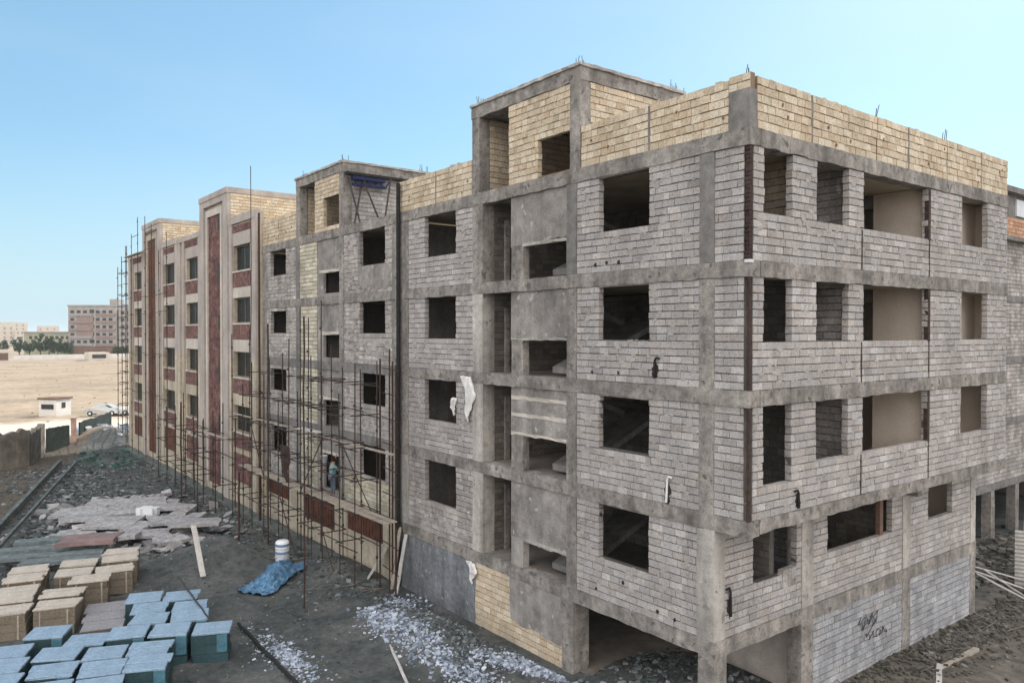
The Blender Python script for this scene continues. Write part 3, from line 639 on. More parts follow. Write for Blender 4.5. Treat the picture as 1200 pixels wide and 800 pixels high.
# footpath along the base of the row
mb = MB(); mb.box(-66.8, -17.4, -1.15, -.33, -.2, .12); o = mb.build('pavement', 'ditch'); o['kind'] = 'structure'

# ================================================================== ground sheet
def hgt(x, y):
    h = 0
    def bump(cx, cy, rx, ry, a, rot=0):
        dx, dy = x-cx, y-cy; c, s = math.cos(rot), math.sin(rot); p = (dx*c+dy*s)/rx; q = (-dx*s+dy*c)/ry; r = p*p+q*q
        return a*math.exp(-r*1.6)
    h += bump(-25.2, -4.9, 2.6, 2.0, 1.1) + bump(-72, -1.8, 5, 3.4, 1.5) + bump(-10.8, -2.3, 4.4, 1.5, .8) + bump(-20.5, -1.3, 3, 1.2, .4)
    h += bump(-3.5, 1.8, 2.2, 2.5, .5) + bump(1.2, 9.5, 1.6, 5, .35)+bump(-36, -7.5, 7, 4, .25)
    if y < -.1 or x > -.5:
        h += .12*noise.noise(Vector((x*.5, y*.5, 3)))+.06*noise.noise(Vector((x*1.7, y*1.7, 1)))+.03*noise.noise(Vector((x*4, y*4, 1)))
    if x > -1.2: h -= .28*min(1, (x+1.2)/2)
    if x < -80: h += .35*noise.noise(Vector((x*.06, y*.06, 5)))*min(1, (-80-x)/30)+.15*noise.noise(Vector((x*.3, y*.3, 9)))
    return h
def grid_mesh(xs, ys, name):
    nx, ny = len(xs), len(ys)
    vs = [(x, y, hgt(x, y)) for x in xs for y in ys]
    fs = [(i*ny+j, (i+1)*ny+j, (i+1)*ny+j+1, i*ny+j+1) for i in range(nx-1) for j in range(ny-1)]
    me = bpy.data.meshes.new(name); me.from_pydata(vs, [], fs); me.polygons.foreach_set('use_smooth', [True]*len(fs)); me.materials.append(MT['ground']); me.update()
    o = bpy.data.objects.new(name, me); COL.objects.link(o); o['kind'] = 'structure'; return o
def frange(a, b, s):
    n = int(round((b-a)/s)); return [a+(b-a)*i/n for i in range(n)]
xs = [-4000, -2500, -1500, -1000, -700]+frange(-500, -200, 10)+frange(-200, -100, 2.5)+frange(-100, -60, .7)+frange(-60, 6, .22)+frange(6, 30, 1.5)+[30, 60, 120, 300, 700, 1500, 3000]
ys = [-3000, -1500, -700, -300, -120, -60]+frange(-40, -16, 1.5)+frange(-16, 18, .22)+frange(18, 40, .8)+frange(40, 120, 5)+[120, 160, 220, 300, 500, 900, 1500, 2500, 4000]
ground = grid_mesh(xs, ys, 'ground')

# ================================================================== debris (stuff)
def chip(mb, x, y, z, s, flat=.4, mi=0):
    a = rng.uniform(0, 6.28); c, sn = math.cos(a), math.sin(a); lx = s*rng.uniform(.5, 1); ly = s*rng.uniform(.35, .9); lz = s*flat*rng.uniform(.5, 1.2)
    tx, ty = rng.uniform(-.35, .35), rng.uniform(-.35, .35); p = []
    for zz in (-.5, .5):
        for q, r in ((-.5,-.5),(.5,-.5),(.5,.5),(-.5,.5)):
            q += rng.uniform(-.15, .15); r += rng.uniform(-.15, .15)
            X, Y = q*lx, r*ly; Z = zz*lz+X*tx+Y*ty
            p.append((x+X*c-Y*sn, y+X*sn+Y*c, z+Z+lz*.3))
    mb.hexa(p, mi)
def scatter(name, label, cat, m, n, fn, s0, s1, flat=.4, lift=0):
    mb = MB()
    for _ in range(n):
        x, y = fn(); chip(mb, x, y, hgt(x, y)+lift, s0+(s1-s0)*rng.random()**2.2, flat)
    o = mb.build(name, m); tag(o, label, cat, kind='stuff'); return o
def tri(cx, cy, rx, ry, rot=0):
    def f():
        a = rng.uniform(0, 6.28); r = min(1.6, abs(rng.gauss(0, .6))); x, y = rx*r*math.cos(a), ry*r*math.sin(a)
        c, s = math.cos(rot), math.sin(rot); return cx+x*c-y*s, cy+x*s+y*c
    return f
def clamp_front(f, ymax=-.12):
    def g():
        for _ in range(50):
            x, y = f()
            if y < ymax: return x, y
        return x, ymax
    return g
def heap_rim():
    t = rng.random()
    if t < .5: a = rng.random(); x, y = -14.8+a*8.6+rng.gauss(0, .25), -2.75-.3*math.sin(a*3)+rng.gauss(0, .3)      # front rim
    elif t < .88: a = rng.random(); x, y = -8.6+a*2.2+rng.gauss(0, .3), -.5-2.2*(1-a)*rng.random()                 # right rim
    else: a = rng.random(); x, y = -15.6+a*3+rng.gauss(0, .4), -.9-a*1.2+rng.gauss(0, .5)                         # left scatter
    return x, y
scatter('rubble', 'white and pale blue chips round the rim of the heap beside the grey building', 'rubble', 'foam', 4400, clamp_front(heap_rim), .03, .17)
scatter('debris', 'dark broken lumps covering the heap beside the grey building', 'debris', 'chips', 3800, clamp_front(tri(-11.2, -1.7, 3.0, .9)), .03, .2)
scatter('white_litter', 'scattered white chips beside the long black pipe in the yard', 'litter', 'foam', 1300, tri(-13.0, -6.5, 2.8, .6, -.02), .03, .15, .25)
def yard():
    x = rng.uniform(-62, -4); y = rng.uniform(-11.5, -.5)
    return x, y
scatter('yard_debris', 'loose stones and building waste strewn all over the yard', 'debris', 'chips', 9000, yard, .02, .12)
scatter('slab_debris', 'broken stone pieces between the grey slabs in the yard', 'debris', 'chips', 5200, lambda: (rng.uniform(-58, -27), -7.2+rng.gauss(0, 2.6)), .04, .34, .3)
scatter('slab_pieces', 'pale broken pieces of slab lying over one another round the large slabs', 'slab pieces', 'slabchip', 900, lambda: (rng.uniform(-42, -27.5), -6.8+rng.gauss(0, 2.0)), .12, 1.0, .2, .1)
scatter('waste_strip', 'grey waste along the foot of the scaffolded buildings', 'debris', 'chips', 2400, clamp_front(lambda: (rng.uniform(-58, -17), -1.6+rng.gauss(0, 1.0)), -1.2), .04, .26, .35)
scatter('green_litter', 'green netting scraps on the ground beyond the slabs', 'netting', 'green', 300, lambda: (rng.uniform(-66, -55), rng.uniform(-5.5, -1.2)), .1, .5, .15)
scatter('green_scrap', 'small green scraps beside the scaffold foot', 'netting', 'green', 90, tri(-30.5, -3.2, 1.1, .35), .1, .45, .15)
scatter('ditch_debris', 'rubble filling the ditch behind the long kerb', 'debris', 'chips', 1600, lambda: (lambda t: (-27-t*30+rng.gauss(0, .6), -14.0+t*7.2+1.2+rng.gauss(0, .8)))(rng.random()), .06, .4, .35)
scatter('gable_debris', 'stones and earth clods along the foot of the gable wall', 'debris', 'chipswarm', 4200, lambda: (-.95+abs(rng.gauss(0, 1.1)), rng.uniform(4, 24)), .03, .2, .4)
scatter('parking_debris', 'rubble on the floor of the open parking bay', 'debris', 'chips', 900, lambda: (rng.uniform(-6, -1.2), rng.uniform(-.5, 4)), .04, .25, .4)
scatter('far_litter', 'white building waste dumped beyond the farthest building', 'debris', 'foam', 420, lambda: (-76+rng.gauss(0, 3.2), 2.5+rng.gauss(0, 2.4)), .2, 1.0, .5)
scatter('field_stones', 'stones scattered over the dry field', 'stones', 'fieldstone', 420, lambda: (rng.uniform(-290, -82), rng.uniform(-30, 60)), .1, .45, .4)

mb = MB()
for _ in range(110):
    x = rng.uniform(-40, -16); y = -1.3-abs(rng.gauss(0, 1.3)); a = rng.uniform(0, math.pi); l = rng.uniform(.2, 1.1); z = hgt(x, y)+.05
    dx, dy = math.cos(a)*l/2, math.sin(a)*l/2
    mb.tube((x-dx, y-dy, z), (x+dx, y+dy, z+rng.uniform(0, .18)), rng.uniform(.01, .022), 4)
tag(mb.build('timber_scraps', 'scrapwood'), 'short scraps of wood and tube strewn under the scaffold', 'scraps', kind='stuff')
mb = MB()
for _ in range(34):
    x = -.8+abs(rng.gauss(0, 1.0)); y = rng.uniform(5, 22); a = rng.uniform(0, math.pi); l = rng.uniform(.2, 1.2); z = hgt(x, y)+.05
    dx, dy = math.cos(a)*l/2, math.sin(a)*l/2
    mb.tube((x-dx, y-dy, z), (x+dx, y+dy, z+rng.uniform(0, .18)), rng.uniform(.01, .025), 4)
tag(mb.build('timber_scraps', 'scrapwood'), 'short scraps of wood strewn along the gable foot', 'scraps', kind='stuff')

# ================================================================== tile stacks
def tile_stack(kind, x, y, L, W, h, zg, rot, lab, nslab):
    t = thing('tile_stack', lab, 'tile stack', (x, y, zg), 'stacks of stone tiles in the yard'); t.rotation_euler = (0, 0, rot)
    top, side = {'tan': ('tantop', 'tanside'), 'blue': ('bluetop', 'tealside'), 'grey': ('greytop', 'tanside')}[kind]
    def mk(name, mb, m):
        me = bpy.data.meshes.new(name); me.from_pydata(mb.v, [], mb.f); me.materials.append(MT[m]); me.update()
        o = bpy.data.objects.new(name, me); COL.objects.link(o); o.parent = t
        bv = o.modifiers.new('bevel', 'BEVEL'); bv.width = .012; bv.segments = 1
        return o
    mb = MB(); n = max(2, int((h-.08)/(.23 if kind != 'blue' else .3))); hh = (h-.07)/n
    for i in range(n):
        j = rng.uniform(-.025, .025)
        mb.box(-L/2+.02+j, L/2-.02+j, -W/2+.02, W/2-.02, i*hh, (i+1)*hh-.008, j=.006)
    mk('side_courses', mb, side)
    mb = MB(); w = W/nslab
    for i in range(nslab):
        a = -W/2+i*w; dz = rng.uniform(-.01, .012)
        mb.box(-L/2-rng.uniform(-.03, .06), L/2+rng.uniform(-.03, .06), a+.01, a+w-.01, h-.07, h+dz, j=.016)
    mk('top_slab', mb, top)
    if kind == 'blue':
        mb = MB(); mb.box(L/2-.34, L/2-.02, -W/2-.012, -W/2+.03, h*.35, h-.075, j=.01); mk('film_wrap', mb, 'tealfilm')
    else:
        for q in (-.32, .32):
            mb = MB(); mb.box(L*q-.03, L*q+.03, -W/2-.004, -W/2+.022, .02, h-.09); mk('batten', mb, 'wood')
    return t
ROT = R(73)
tan = {'a':(-25.22,-12.44,'tan stack at the far end of the left tan column'), 'b':(-24.05,-12.73,'second tan stack from the far end of the left tan column'), 'c':(-22.9,-13.03,'middle tan stack of the left tan column'),
 'd':(-21.72,-13.3,'fourth tan stack from the far end of the left tan column'), 'e':(-20.6,-13.55,'nearest tan stack of the left tan column, front side showing'),
 'g':(-20.14,-12.1,'large tan stack with broad front side, nearest of the second tan column'), 'h':(-21.3,-11.78,'tan stack right behind the large tan stack with broad front side'),
 'i':(-24.1,-11.0,'tan stack with a reddish side left of the small tan pair'), 'j':(-25.4,-10.6,'small tan stack just below the reddish slab'),
 'k':(-22.44,-10.69,'tan stack standing alone in front of the other short tan stacks'), 'l':(-23.52,-9.62,'tan stack in front of the far right pair of tan stacks'),
 'm':(-24.7,-9.2,'tan stack second from the far right corner of the tan group'), 'n':(-25.8,-8.95,'tan stack at the far right corner of the tan group')}
for k, (x, y, lab) in tan.items(): tile_stack('tan', x, y, 1.34, 1.0, 1.0+rng.uniform(-.08, .06), 0, ROT+R(rng.uniform(-4, 4)), lab, 2 if k in 'ik' else 3)
blue = {'A':(-17.15,-12.71,'pale blue stack set directly before the large tan stacks'), 'B':(-15.95,-11.82,'pale blue stack before the low grey stack'), 'C':(-15.6,-10.71,'pale blue stack between the low grey stack and the dark gap'),
 'D':(-15.06,-9.54,'tall blue stack with deep teal front, left of the last one on the right'), 'E':(-14.48,-8.46,'rightmost tall blue stack with deep teal front'), 'F':(-16.6,-9.87,'pale blue stack left of the narrow dark gap, nearer one'),
 'G':(-17.75,-9.58,'pale blue stack left of the narrow dark gap, farther one'), 'H':(-18.94,-9.53,'pale blue stack in the farthest row, left one'), 'I':(-18.3,-8.38,'pale blue stack in the farthest row, right one under the black rod'),
 'J':(-17.0,-8.44,'pale blue stack under the black rod, second from the far row'), 'K':(-15.9,-8.75,'pale blue stack just behind the tall blue stack with deep teal front'), 'L':(-14.03,-10.41,'blue stack behind the nearest blue stack with film wrapped front'),
 'M':(-12.88,-10.71,'nearest blue stack with film wrapped front'), 'N':(-14.44,-11.58,'pale blue stack in the column left of the film wrapped one, far one'), 'O':(-13.29,-11.86,'pale blue stack in the column left of the film wrapped one, middle one'),
 'P':(-15.15,-12.72,'pale blue stack diagonally in front of the one before the large tan stacks'), 'Q':(-14.0,-13.0,'pale blue stack in the second column from the left edge, middle one'), 'R':(-16.25,-13.86,'pale blue stack at the left edge of the picture, farthest'),
 'S':(-15.1,-14.1,'pale blue stack at the left edge of the picture, middle'), 'T':(-13.95,-14.4,'pale blue stack in the lower left corner of the picture'), 'U':(-12.85,-13.35,'pale blue stack at the bottom edge, left one'), 'V':(-12.15,-12.15,'pale blue stack at the bottom edge, right one')}
for k, (x, y, lab) in blue.items(): tile_stack('blue', x, y, 1.12, 1.02, 1.0+rng.uniform(-.06, .05), 0, ROT-R(5)+R(rng.uniform(-4, 4)), lab, 1 if k in 'ANP' else 2)
tile_stack('grey', -20.4, -10.5, 1.3, .95, .45, 0, ROT, 'low greyish stack between the tan and the blue stacks, farther one', 1)
tile_stack('grey', -19.3, -10.7, 1.3, .9, .5, 0, ROT, 'low greyish stack between the tan and the blue stacks, middle one', 2)
tile_stack('grey', -18.2, -10.95, 1.3, .9, .55, 0, ROT, 'low greyish stack between the tan and the blue stacks, nearer one', 1)

# ================================================================== broken slabs
def slab(x, y, L, W, h, rot, m, lab, z=.12, tilt=(0, 0), n=14, rag=.14, name='stone_slab'):
    pts = []
    for (a, b), (c, d) in (((-1,-1),(1,-1)), ((1,-1),(1,1)), ((1,1),(-1,1)), ((-1,1),(-1,-1))):
        for i in range(n//4+1):
            t = i/(n//4+1); pts.append(((a+(c-a)*t)*L/2+rng.uniform(-rag, rag), (b+(d-b)*t)*W/2+rng.uniform(-rag, rag)))
    k = len(pts); vs = [(p, q, 0) for p, q in pts]+[(p*.99, q*.99, h) for p, q in pts]
    me = bpy.data.meshes.new(name); me.from_pydata(vs, [], [tuple(range(k))[::-1], tuple(range(k, 2*k))]+[(i, (i+1) % k, k+(i+1) % k, k+i) for i in range(k)]); me.materials.append(MT[m]); me.update()
    o = bpy.data.objects.new(name, me); COL.objects.link(o); o.location = (x, y, hgt(x, y)+z); o.rotation_euler = (tilt[0], tilt[1], rot)
    return tag(o, lab, 'stone slab', 'broken slabs lying in the yard')
for (x, y, L_, W_, rot, tx, ty, z, lab) in (
    (-37.6, -5.6, 2.7, 2.0, 75, .08, .03, .3, 'farthest back of the large pale slabs in the yard'), (-35.6, -5.0, 2.5, 1.9, 82, -.05, .06, .4, 'wide pale slab right of the farthest back one'),
    (-37.4, -8.9, 2.5, 1.7, 60, .04, -.05, .3, 'pale slab at the far left corner of the slab field'), (-35.3, -8.9, 2.2, 1.6, 66, -.07, .03, .35, 'slab in front of the far left corner slab'),
    (-36.0, -7.2, 2.0, 1.5, 85, .1, .05, .35, 'tilted slab between the far left corner slab and the farthest back one'), (-33.4, -7.9, 2.5, 1.9, 62, .05, .02, .4, 'mottled slab with a jagged edge in the middle of the slab field'),
    (-34.6, -4.1, 3.0, .9, 150, .04, .0, .35, 'long narrow slab running back to the scaffold poles'), (-32.4, -4.3, 2.8, .9, 146, -.04, .03, .35, 'second narrow slab in line with the first near the poles'),
    (-31.6, -5.4, 2.2, 1.7, 80, .03, .09, .5, 'slab propped on the back of the dirt mound'), (-29.9, -4.7, 2.3, 1.8, 74, -.06, .05, .7, 'slab lying on top of the dirt mound'),
    (-32.0, -6.9, 1.6, 1.3, 30, .09, -.06, .4, 'small square slab turned crosswise in the slab field'), (-30.3, -7.0, 2.3, 1.5, 70, .0, .05, .4, 'dusty slab just behind the right tan stacks'),
    (-39.6, -7.0, 2.0, 1.4, 50, .03, .0, .2, 'lone slab lying behind all the other slabs'), (-33.0, -9.6, 1.7, 1.0, 75, .0, .0, .3, 'short slab beside the greenish boards'),
    (-28.4, -6.3, 1.5, 1.0, 100, .1, .0, .4, 'small slab at the left foot of the dirt mound'), (-38.8, -4.2, 2.0, 1.1, 60, .0, .05, .2, 'grey slab beside the scaffold base far back')):
    slab(x, y, L_, W_, .15, R(rot), 'slabpink', lab, z, (tx, ty), rag=.13)
slab(-33.9, -6.1, .9, .7, .4, R(40), 'white', 'small white block lying among the slabs', .5)
slab(-29.2, -9.6, 2.4, 1.4, .2, R(70), 'slabred', 'reddish slab behind the small tan stacks', .75)
slab(-29.3, -8.2, 1.4, 1.2, .2, R(74), 'slabpink', 'pale slab butting the reddish slab', .7)
for i, (x, y, L, lab) in enumerate(((-31.2, -10.5, 4.0, 'farthest of the greenish boards left of the reddish slab'), (-30.1, -11.0, 4.6, 'second of the greenish boards left of the reddish slab'), (-28.9, -11.2, 4.2, 'long greenish board in the middle of the board pile'), (-27.7, -10.9, 3.4, 'nearest of the greenish boards left of the reddish slab'))):
    o = slab(x, y, L, .7, .16, R(70+rng.uniform(-4, 4)), 'slabteal', lab, .5-.05*i, rag=.05, name='board'); o['category'] = 'board'; o['group'] = 'greenish boards in a pile'
# ================================================================== loose poles, planks
def stick(name, a, b, r, m, lab, cat, flat=None, group=None):
    a = Vector(a); b = Vector(b); mb = MB()
    if flat:
        d = (b-a).normalized(); u = d.cross(Vector((0,0,1))).normalized()*flat/2; w = u.cross(d).normalized()*r
        n = 6; vs = []
        for i in range(n+1):
            q = a+(b-a)*i/n+Vector((rng.uniform(-.01, .01) for _ in range(3)))
            vs += [q-u-w, q+u-w, q+u+w, q-u+w]
        fs = [(i*4+k, i*4+(k+1) % 4, i*4+4+(k+1) % 4, i*4+4+k) for i in range(n) for k in range(4)]+[(3,2,1,0), (n*4, n*4+1, n*4+2, n*4+3)]
        mb.add(vs, fs)
    else:
        n = 8; p = a
        for i in range(n):
            q = a+(b-a)*(i+1)/n+Vector((rng.uniform(-.02, .02), rng.uniform(-.02, .02), rng.uniform(-.01, .01)))*(i < n-1)
            mb.tube(p, q, r, 7); p = q
    o = mb.build(name, m, loc=tuple((a+b)/2)); tag(o, lab, cat, group); return o
stick('timber_post', (-14.3, -2.65, .2), (-8.6, -4.55, .16), .05, 'woodpale', 'long pale pole lying on the ground left of the rubble heap', 'pole')
stick('black_pipe', (-16.6, -6.9, .12), (-10.6, -7.1, .12), .06, 'tyre', 'long black pipe lying right of the blue stacks', 'pipe')
stick('steel_rod', (-20.3, -8.0, 1.1), (-15.0, -8.35, 1.05), .03, 'steel', 'thin dark rod lying across the blue stacks', 'rod')
stick('timber_plank', (-15.9, -.85, .1), (-16.35, -.12, 2.3), .03, 'woodpale', 'right one of two pale planks leaning on the corner of the grey building', 'plank', .14, 'planks leaning at the building foot')
stick('timber_plank', (-16.5, -.7, .1), (-16.85, -.12, 2.5), .03, 'wood', 'left one of two pale planks leaning on the corner of the grey building', 'plank', .14, 'planks leaning at the building foot')
stick('timber_plank', (-18.3, -.9, .1), (-17.9, -.2, 1.4), .03, 'woodpale', 'short pale board leaning at the foot of the scaffold', 'plank', .3, 'planks leaning at the building foot')
stick('timber_plank', (-22.6, -6.4, .2), (-24.4, -6.3, 2.0), .03, 'woodpale', 'pale board sticking up out of the dirt mound', 'plank', .22)
stick('kerb_beam', (-26.3, -14.6, .45), (-58.3, -5.9, .35), .09, 'ditch', 'long straight concrete kerb along the ditch at the left', 'kerb', .13)
stick('kerb_beam', (-30.0, -14.6, .2), (-59.5, -6.9, .2), .2, 'ditch', 'dark earth covered kerb behind the long straight one', 'kerb', .22)
stick('timber_plank', (.4, 8.6, -.05), (.5, 12.0, .0), .05, 'wood', 'old plank lying in the earth below the gable wall', 'plank', .18)
stick('timber_plank', (1.0, 8.0, -.05), (.35, 9.6, .05), .05, 'woodpale', 'short crossing plank below the gable wall', 'plank', .16)
for i, (a, b, lab) in enumerate((((-1.0, 16.4, 1.5), (-.4, 18.9, .05), 'leaning pale pole nearest to the gable end'), ((-1.3, 16.6, 1.2), (.4, 18.2, .0), 'crossing pale pole behind the gable end'), ((-1.8, 17.6, 1.0), (.5, 19.6, .0), 'long pole lying outward behind the gable end'), ((-2.4, 18.6, .9), (.2, 20.8, .1), 'farthest pole of the tangle behind the gable end'))):
    stick('timber_pole', a, b, .035, 'woodpale', lab, 'pole', group='poles tangled behind the gable end')

# drum, tarp
mb = MB(); prof = [(.0, 0), (.3, 0), (.31, .05), (.31, .3), (.325, .32), (.31, .34), (.31, .58), (.325, .6), (.31, .62), (.3, .85), (.24, .9), (0, .9)]
def lathe(mb, prof, c, n=20, mi=0):
    vs = []; 
    for r, z in prof:
        for i in range(n): a = 2*math.pi*i/n; vs.append((c[0]+max(r, .001)*math.cos(a), c[1]+max(r, .001)*math.sin(a), c[2]+z))
    mb.add(vs, [(k*n+i, k*n+(i+1) % n, (k+1)*n+(i+1) % n, (k+1)*n+i) for k in range(len(prof)-1) for i in range(n)], mi)
D = thing('water_drum', 'white plastic drum with blue bands behind the blue tarpaulin', 'drum', (-22.7, -2.9, .2))
lathe(mb, prof, (-22.7, -2.9, .25), 20); mb.v = [v for v in mb.v]; mb.build('drum_body', 'white', D, smooth=True)
mb = MB()
for z in (.38, .72): lathe(mb, [(.318, 0), (.328, .02), (.328, .1), (.318, .12)], (-22.7, -2.9, .25+z-.06), 20)
mb.build('drum_band', 'bluegrey', D, smooth=True)
def cloth(name, c, rx, ry, h, rot, m, lab, cat, n=44, seed=1):
    vs = []; fs = []
    for i in range(n+1):
        for j in range(n+1):
            p, q = i/n*2-1, j/n*2-1; r = math.sqrt(p*p+q*q)
            f = noise.noise(Vector((p*2.2+seed, q*2.2, seed)))
            x, y = p*rx*(1+.2*f), q*ry*(1+.25*noise.noise(Vector((q*2, p*2, seed+4))))
            z = h*max(0, math.exp(-((p+.2)**2*2.2+(q-.1)**2*2.))-.06)+.16*abs(noise.noise(Vector((p*3.5, q*3.5, seed))))+.1*abs(noise.noise(Vector((p*9, q*6, seed))))+.04
            X = c[0]+x*math.cos(rot)-y*math.sin(rot); Y = c[1]+x*math.sin(rot)+y*math.cos(rot)
            vs.append((X, Y, hgt(X, Y)+z))
    for i in range(n):
        for j in range(n): a = i*(n+1)+j; fs.append((a, a+1, a+n+2, a+n+1))
    mb = MB(); mb.add(vs, fs); o = mb.build(name, m, loc=c, smooth=True)
    s = o.modifiers.new('thick', 'SOLIDIFY'); s.thickness = .015
    return tag(o, lab, cat)
cloth('tarpaulin', (-20.8, -4.05, 0), 1.75, .75, .6, R(-46), 'tarp', 'blue tarpaulin draped over a heap with its tail on the ground', 'tarpaulin')
def hanging(name, F, u0, u1, z0, z1, m, lab, cat, d=.08, n=14, parent=None):
    vs = []; fs = []
    n = 18
    for i in range(n+1):
        t = i/n; z = z1+(z0-z1)*t; w = max(.12, (.55+.9*t-1.5*t*t if t < .6 else .55-.45*(t-.6)/.4))+rng.uniform(-.07, .07)
        for j in range(7):
            s = j/6-.5; u = (u0+u1)/2+(s*w+.2*noise.noise(Vector((t*3, u0, 2)))-.12*t)*(u1-u0)
            vs.append(F(u, z-rng.uniform(0, .05)-.1*abs(s)*(i == n), d+.05*math.sin(s*17+t*4)+.05*noise.noise(Vector((t*6, s*4, u0)))))
    for i in range(n):
        for j in range(6): a = i*7+j; fs.append((a, a+1, a+8, a+7))
    mb = MB(); mb.add(vs, fs); c = F((u0+u1)/2, z1, d); o = mb.build(name, m, loc=c, smooth=True)
    s = o.modifiers.new('thick', 'SOLIDIFY'); s.thickness = .02
    return tag(o, lab, cat)
hanging('torn_cloth', FLf, 11.5, 12.5, 7.35, 9.0, 'cloth', 'torn white cloth hanging beside the recess on the grey facade', 'cloth')
hanging('plastic_scrap', FLf, 12.7, 13.2, 7.55, 8.15, 'cloth', 'small white plastic scrap at the edge of a window', 'plastic')
hanging('white_rag', FLf, 11.4, 12.1, 1.5, 2.25, 'cloth', 'white rag hanging low beside the bare yellow blocks', 'cloth')
hanging('sacking', FL(-1.0), 25.6, 27.3, 2.9, 4.9, 'brownclay', 'dark brown sacking hung on the scaffold', 'sacking', d=.3)

# ================================================================== scaffolding
def scaffold(name, lab, org, us, rows, z0s, ztops, levels, rad=.028, planks=(), braces=(), ext=()):
    S = thing(name, lab, 'scaffold', org, 'scaffolding on the row of buildings')
    for u, zt_ in zip(us, ztops):
        for ri, y in enumerate(rows):
            mb = MB(); zt2 = zt_-(0 if ri == 0 else rng.uniform(0, 1.2))
            a = (-u+rng.uniform(-.05, .05), y, 0); b = (-u+rng.uniform(-.08, .08), y+rng.uniform(-.05, .05), zt2)
            mb.tube(a, b, rad, 6)
            z = rng.uniform(1, 2)
            while z < zt2-.3: mb.tube((a[0], y, z-.05), (a[0], y, z+.05), rad*1.9, 6); z += rng.uniform(1.3, 2.2)
            mb.build('upright', 'steel' if rng.random() < .6 else 'rust', S)
    for z in levels:
        for y in rows:
            for a, b in zip(us, us[1:]):
                if rng.random() < .12 or z > min(ztops[us.index(a)], ztops[us.index(b)]): continue
                mb = MB(); zz = z+rng.uniform(-.12, .12)
                mb.tube((-a+.15, y+.04, zz), (-b-.15, y+.04, zz+rng.uniform(-.06, .06)), rad*.9, 6); mb.build('ledger', 'rust' if rng.random() < .5 else 'steel', S)
        for u, zt_ in zip(us, ztops):
            if z < zt_ and rng.random() < .8 and len(rows) > 1:
                mb = MB(); mb.tube((-u, rows[0]+.15, z+.05), (-u, rows[-1]-.2, z+.05), rad*.9, 6); mb.build('transom', 'steel', S)
    for u0, u1, z, m, w in planks:
        mb = MB(); y = (rows[0]+rows[-1])/2; n = 8
        for q in range(2):
            yy = y-w/2+q*w*.52
            mb.box(-u1, -u0, yy, yy+w*.45, z+.06+q*.01, z+.11+q*.01, j=.01)
        mb.build('plank', m, S)
    for a, b in braces:
        mb = MB(); mb.tube(a, b, rad*.9, 6); mb.build('brace', 'rust', S)
    return S
usB = [17.75, 19.15, 20.95, 22.1, 23.35, 24.85, 26.2, 28.2, 30.0, 31.4, 33.2]
ztB = [9.4, 9.0, 9.0, 10.0, 12.1, 11.3, 7.6, 9.5, 9.2, 8.0, 10.8]
scaffold('scaffold', 'tall rusty tube scaffold in front of the middle grey building', (-25, -1.2, 0), usB, (-.75, -1.75), None, ztB, [1.6, 3.0, 4.4, 5.75, 7.1, 8.4],
         planks=[(15.4, 23.9, 5.7, 'wood', .12), (22.3, 24.6, 5.86, 'woodpale', .3), (24.4, 35, 5.75, 'wood', .1), (15.6, 22.9, 2.98, 'wood', .6), (23.2, 33, 2.95, 'wood', .6)],
         braces=[((-18, -.8, 2.9), (-21.0, -.8, 5.6)), ((-19.6, -1.8, .1), (-21.6, -1.8, 2.9)), ((-24, -1.8, .1), (-26.2, -1.8, 2.9)), ((-28, -1.8, 3), (-30, -1.8, 5.7)), ((-23.4, -1.8, 3), (-20.9, -1.8, 5.8))])
usC = [35.2, 37.6, 39.5, 41.5, 44, 46.3, 48.6]
scaffold('scaffold', 'low tube scaffold in front of the maroon stair tower', (-42, -1.4, 0), usC, (-.95, -2.1), None, [5.5, 6.2, 5.6, 4.9, 5.8, 6.3, 5.2], [1.5, 2.9, 4.2], rad=.035, planks=[(35, 41, 4.2, 'wood', .2)])
usD = [51, 53.2, 55.5, 58, 60.5, 63, 65.5]
scaffold('scaffold', 'light scaffold against the farthest building up to its roof', (-58, -1.2, 0), usD, (-.9,), None, [18.2, 17, 19.3, 20.2, 20.4, 19.2, 18.4], [5.5, 8.8, 12.2, 13.6, 17.4, 18.9], rad=.028, planks=[(59, 65, 17.2, 'wood', .5)])
usE = [67.4, 69.6, 71.6]
scaffold('scaffold', 'scaffold tower standing free at the far end of the row', (-69.5, .8, 0), usE, (-.4, 1.6), None, [18.6, 17.8, 16.9], [1.5+1.05*i for i in range(16)], rad=.035)
# tall single poles
for (x, y, zt_, r, lab) in ((-16.87, -4.3, 11.2, .035, 'lone dark pole standing on open ground before the scaffold'), (-26.1, -2.3, 11.0, .045, 'thin pole standing behind the blue tarpaulin'), (-25.3, -4.0, 4.0, .05, 'short pole planted beside the dirt mound'),
                            (-35.8, -2.95, 8.5, .04, 'thin pole planted in front of the maroon stair tower'), (-32.5, -.9, 20.0, .022, 'very tall thin rod rising above the roof at the near end of the clad building'), (-36.4, -3.7, 6.5, .05, 'pole planted between the long slab and the kerb'), (-31.2, -.9, 17.2, .06, 'dark pole beside the joint of the clad building')):
    stick('standing_pole', (x, y, 0), (x+.05, y, zt_), r, 'rust', lab, 'pole', group='single poles standing in the yard')
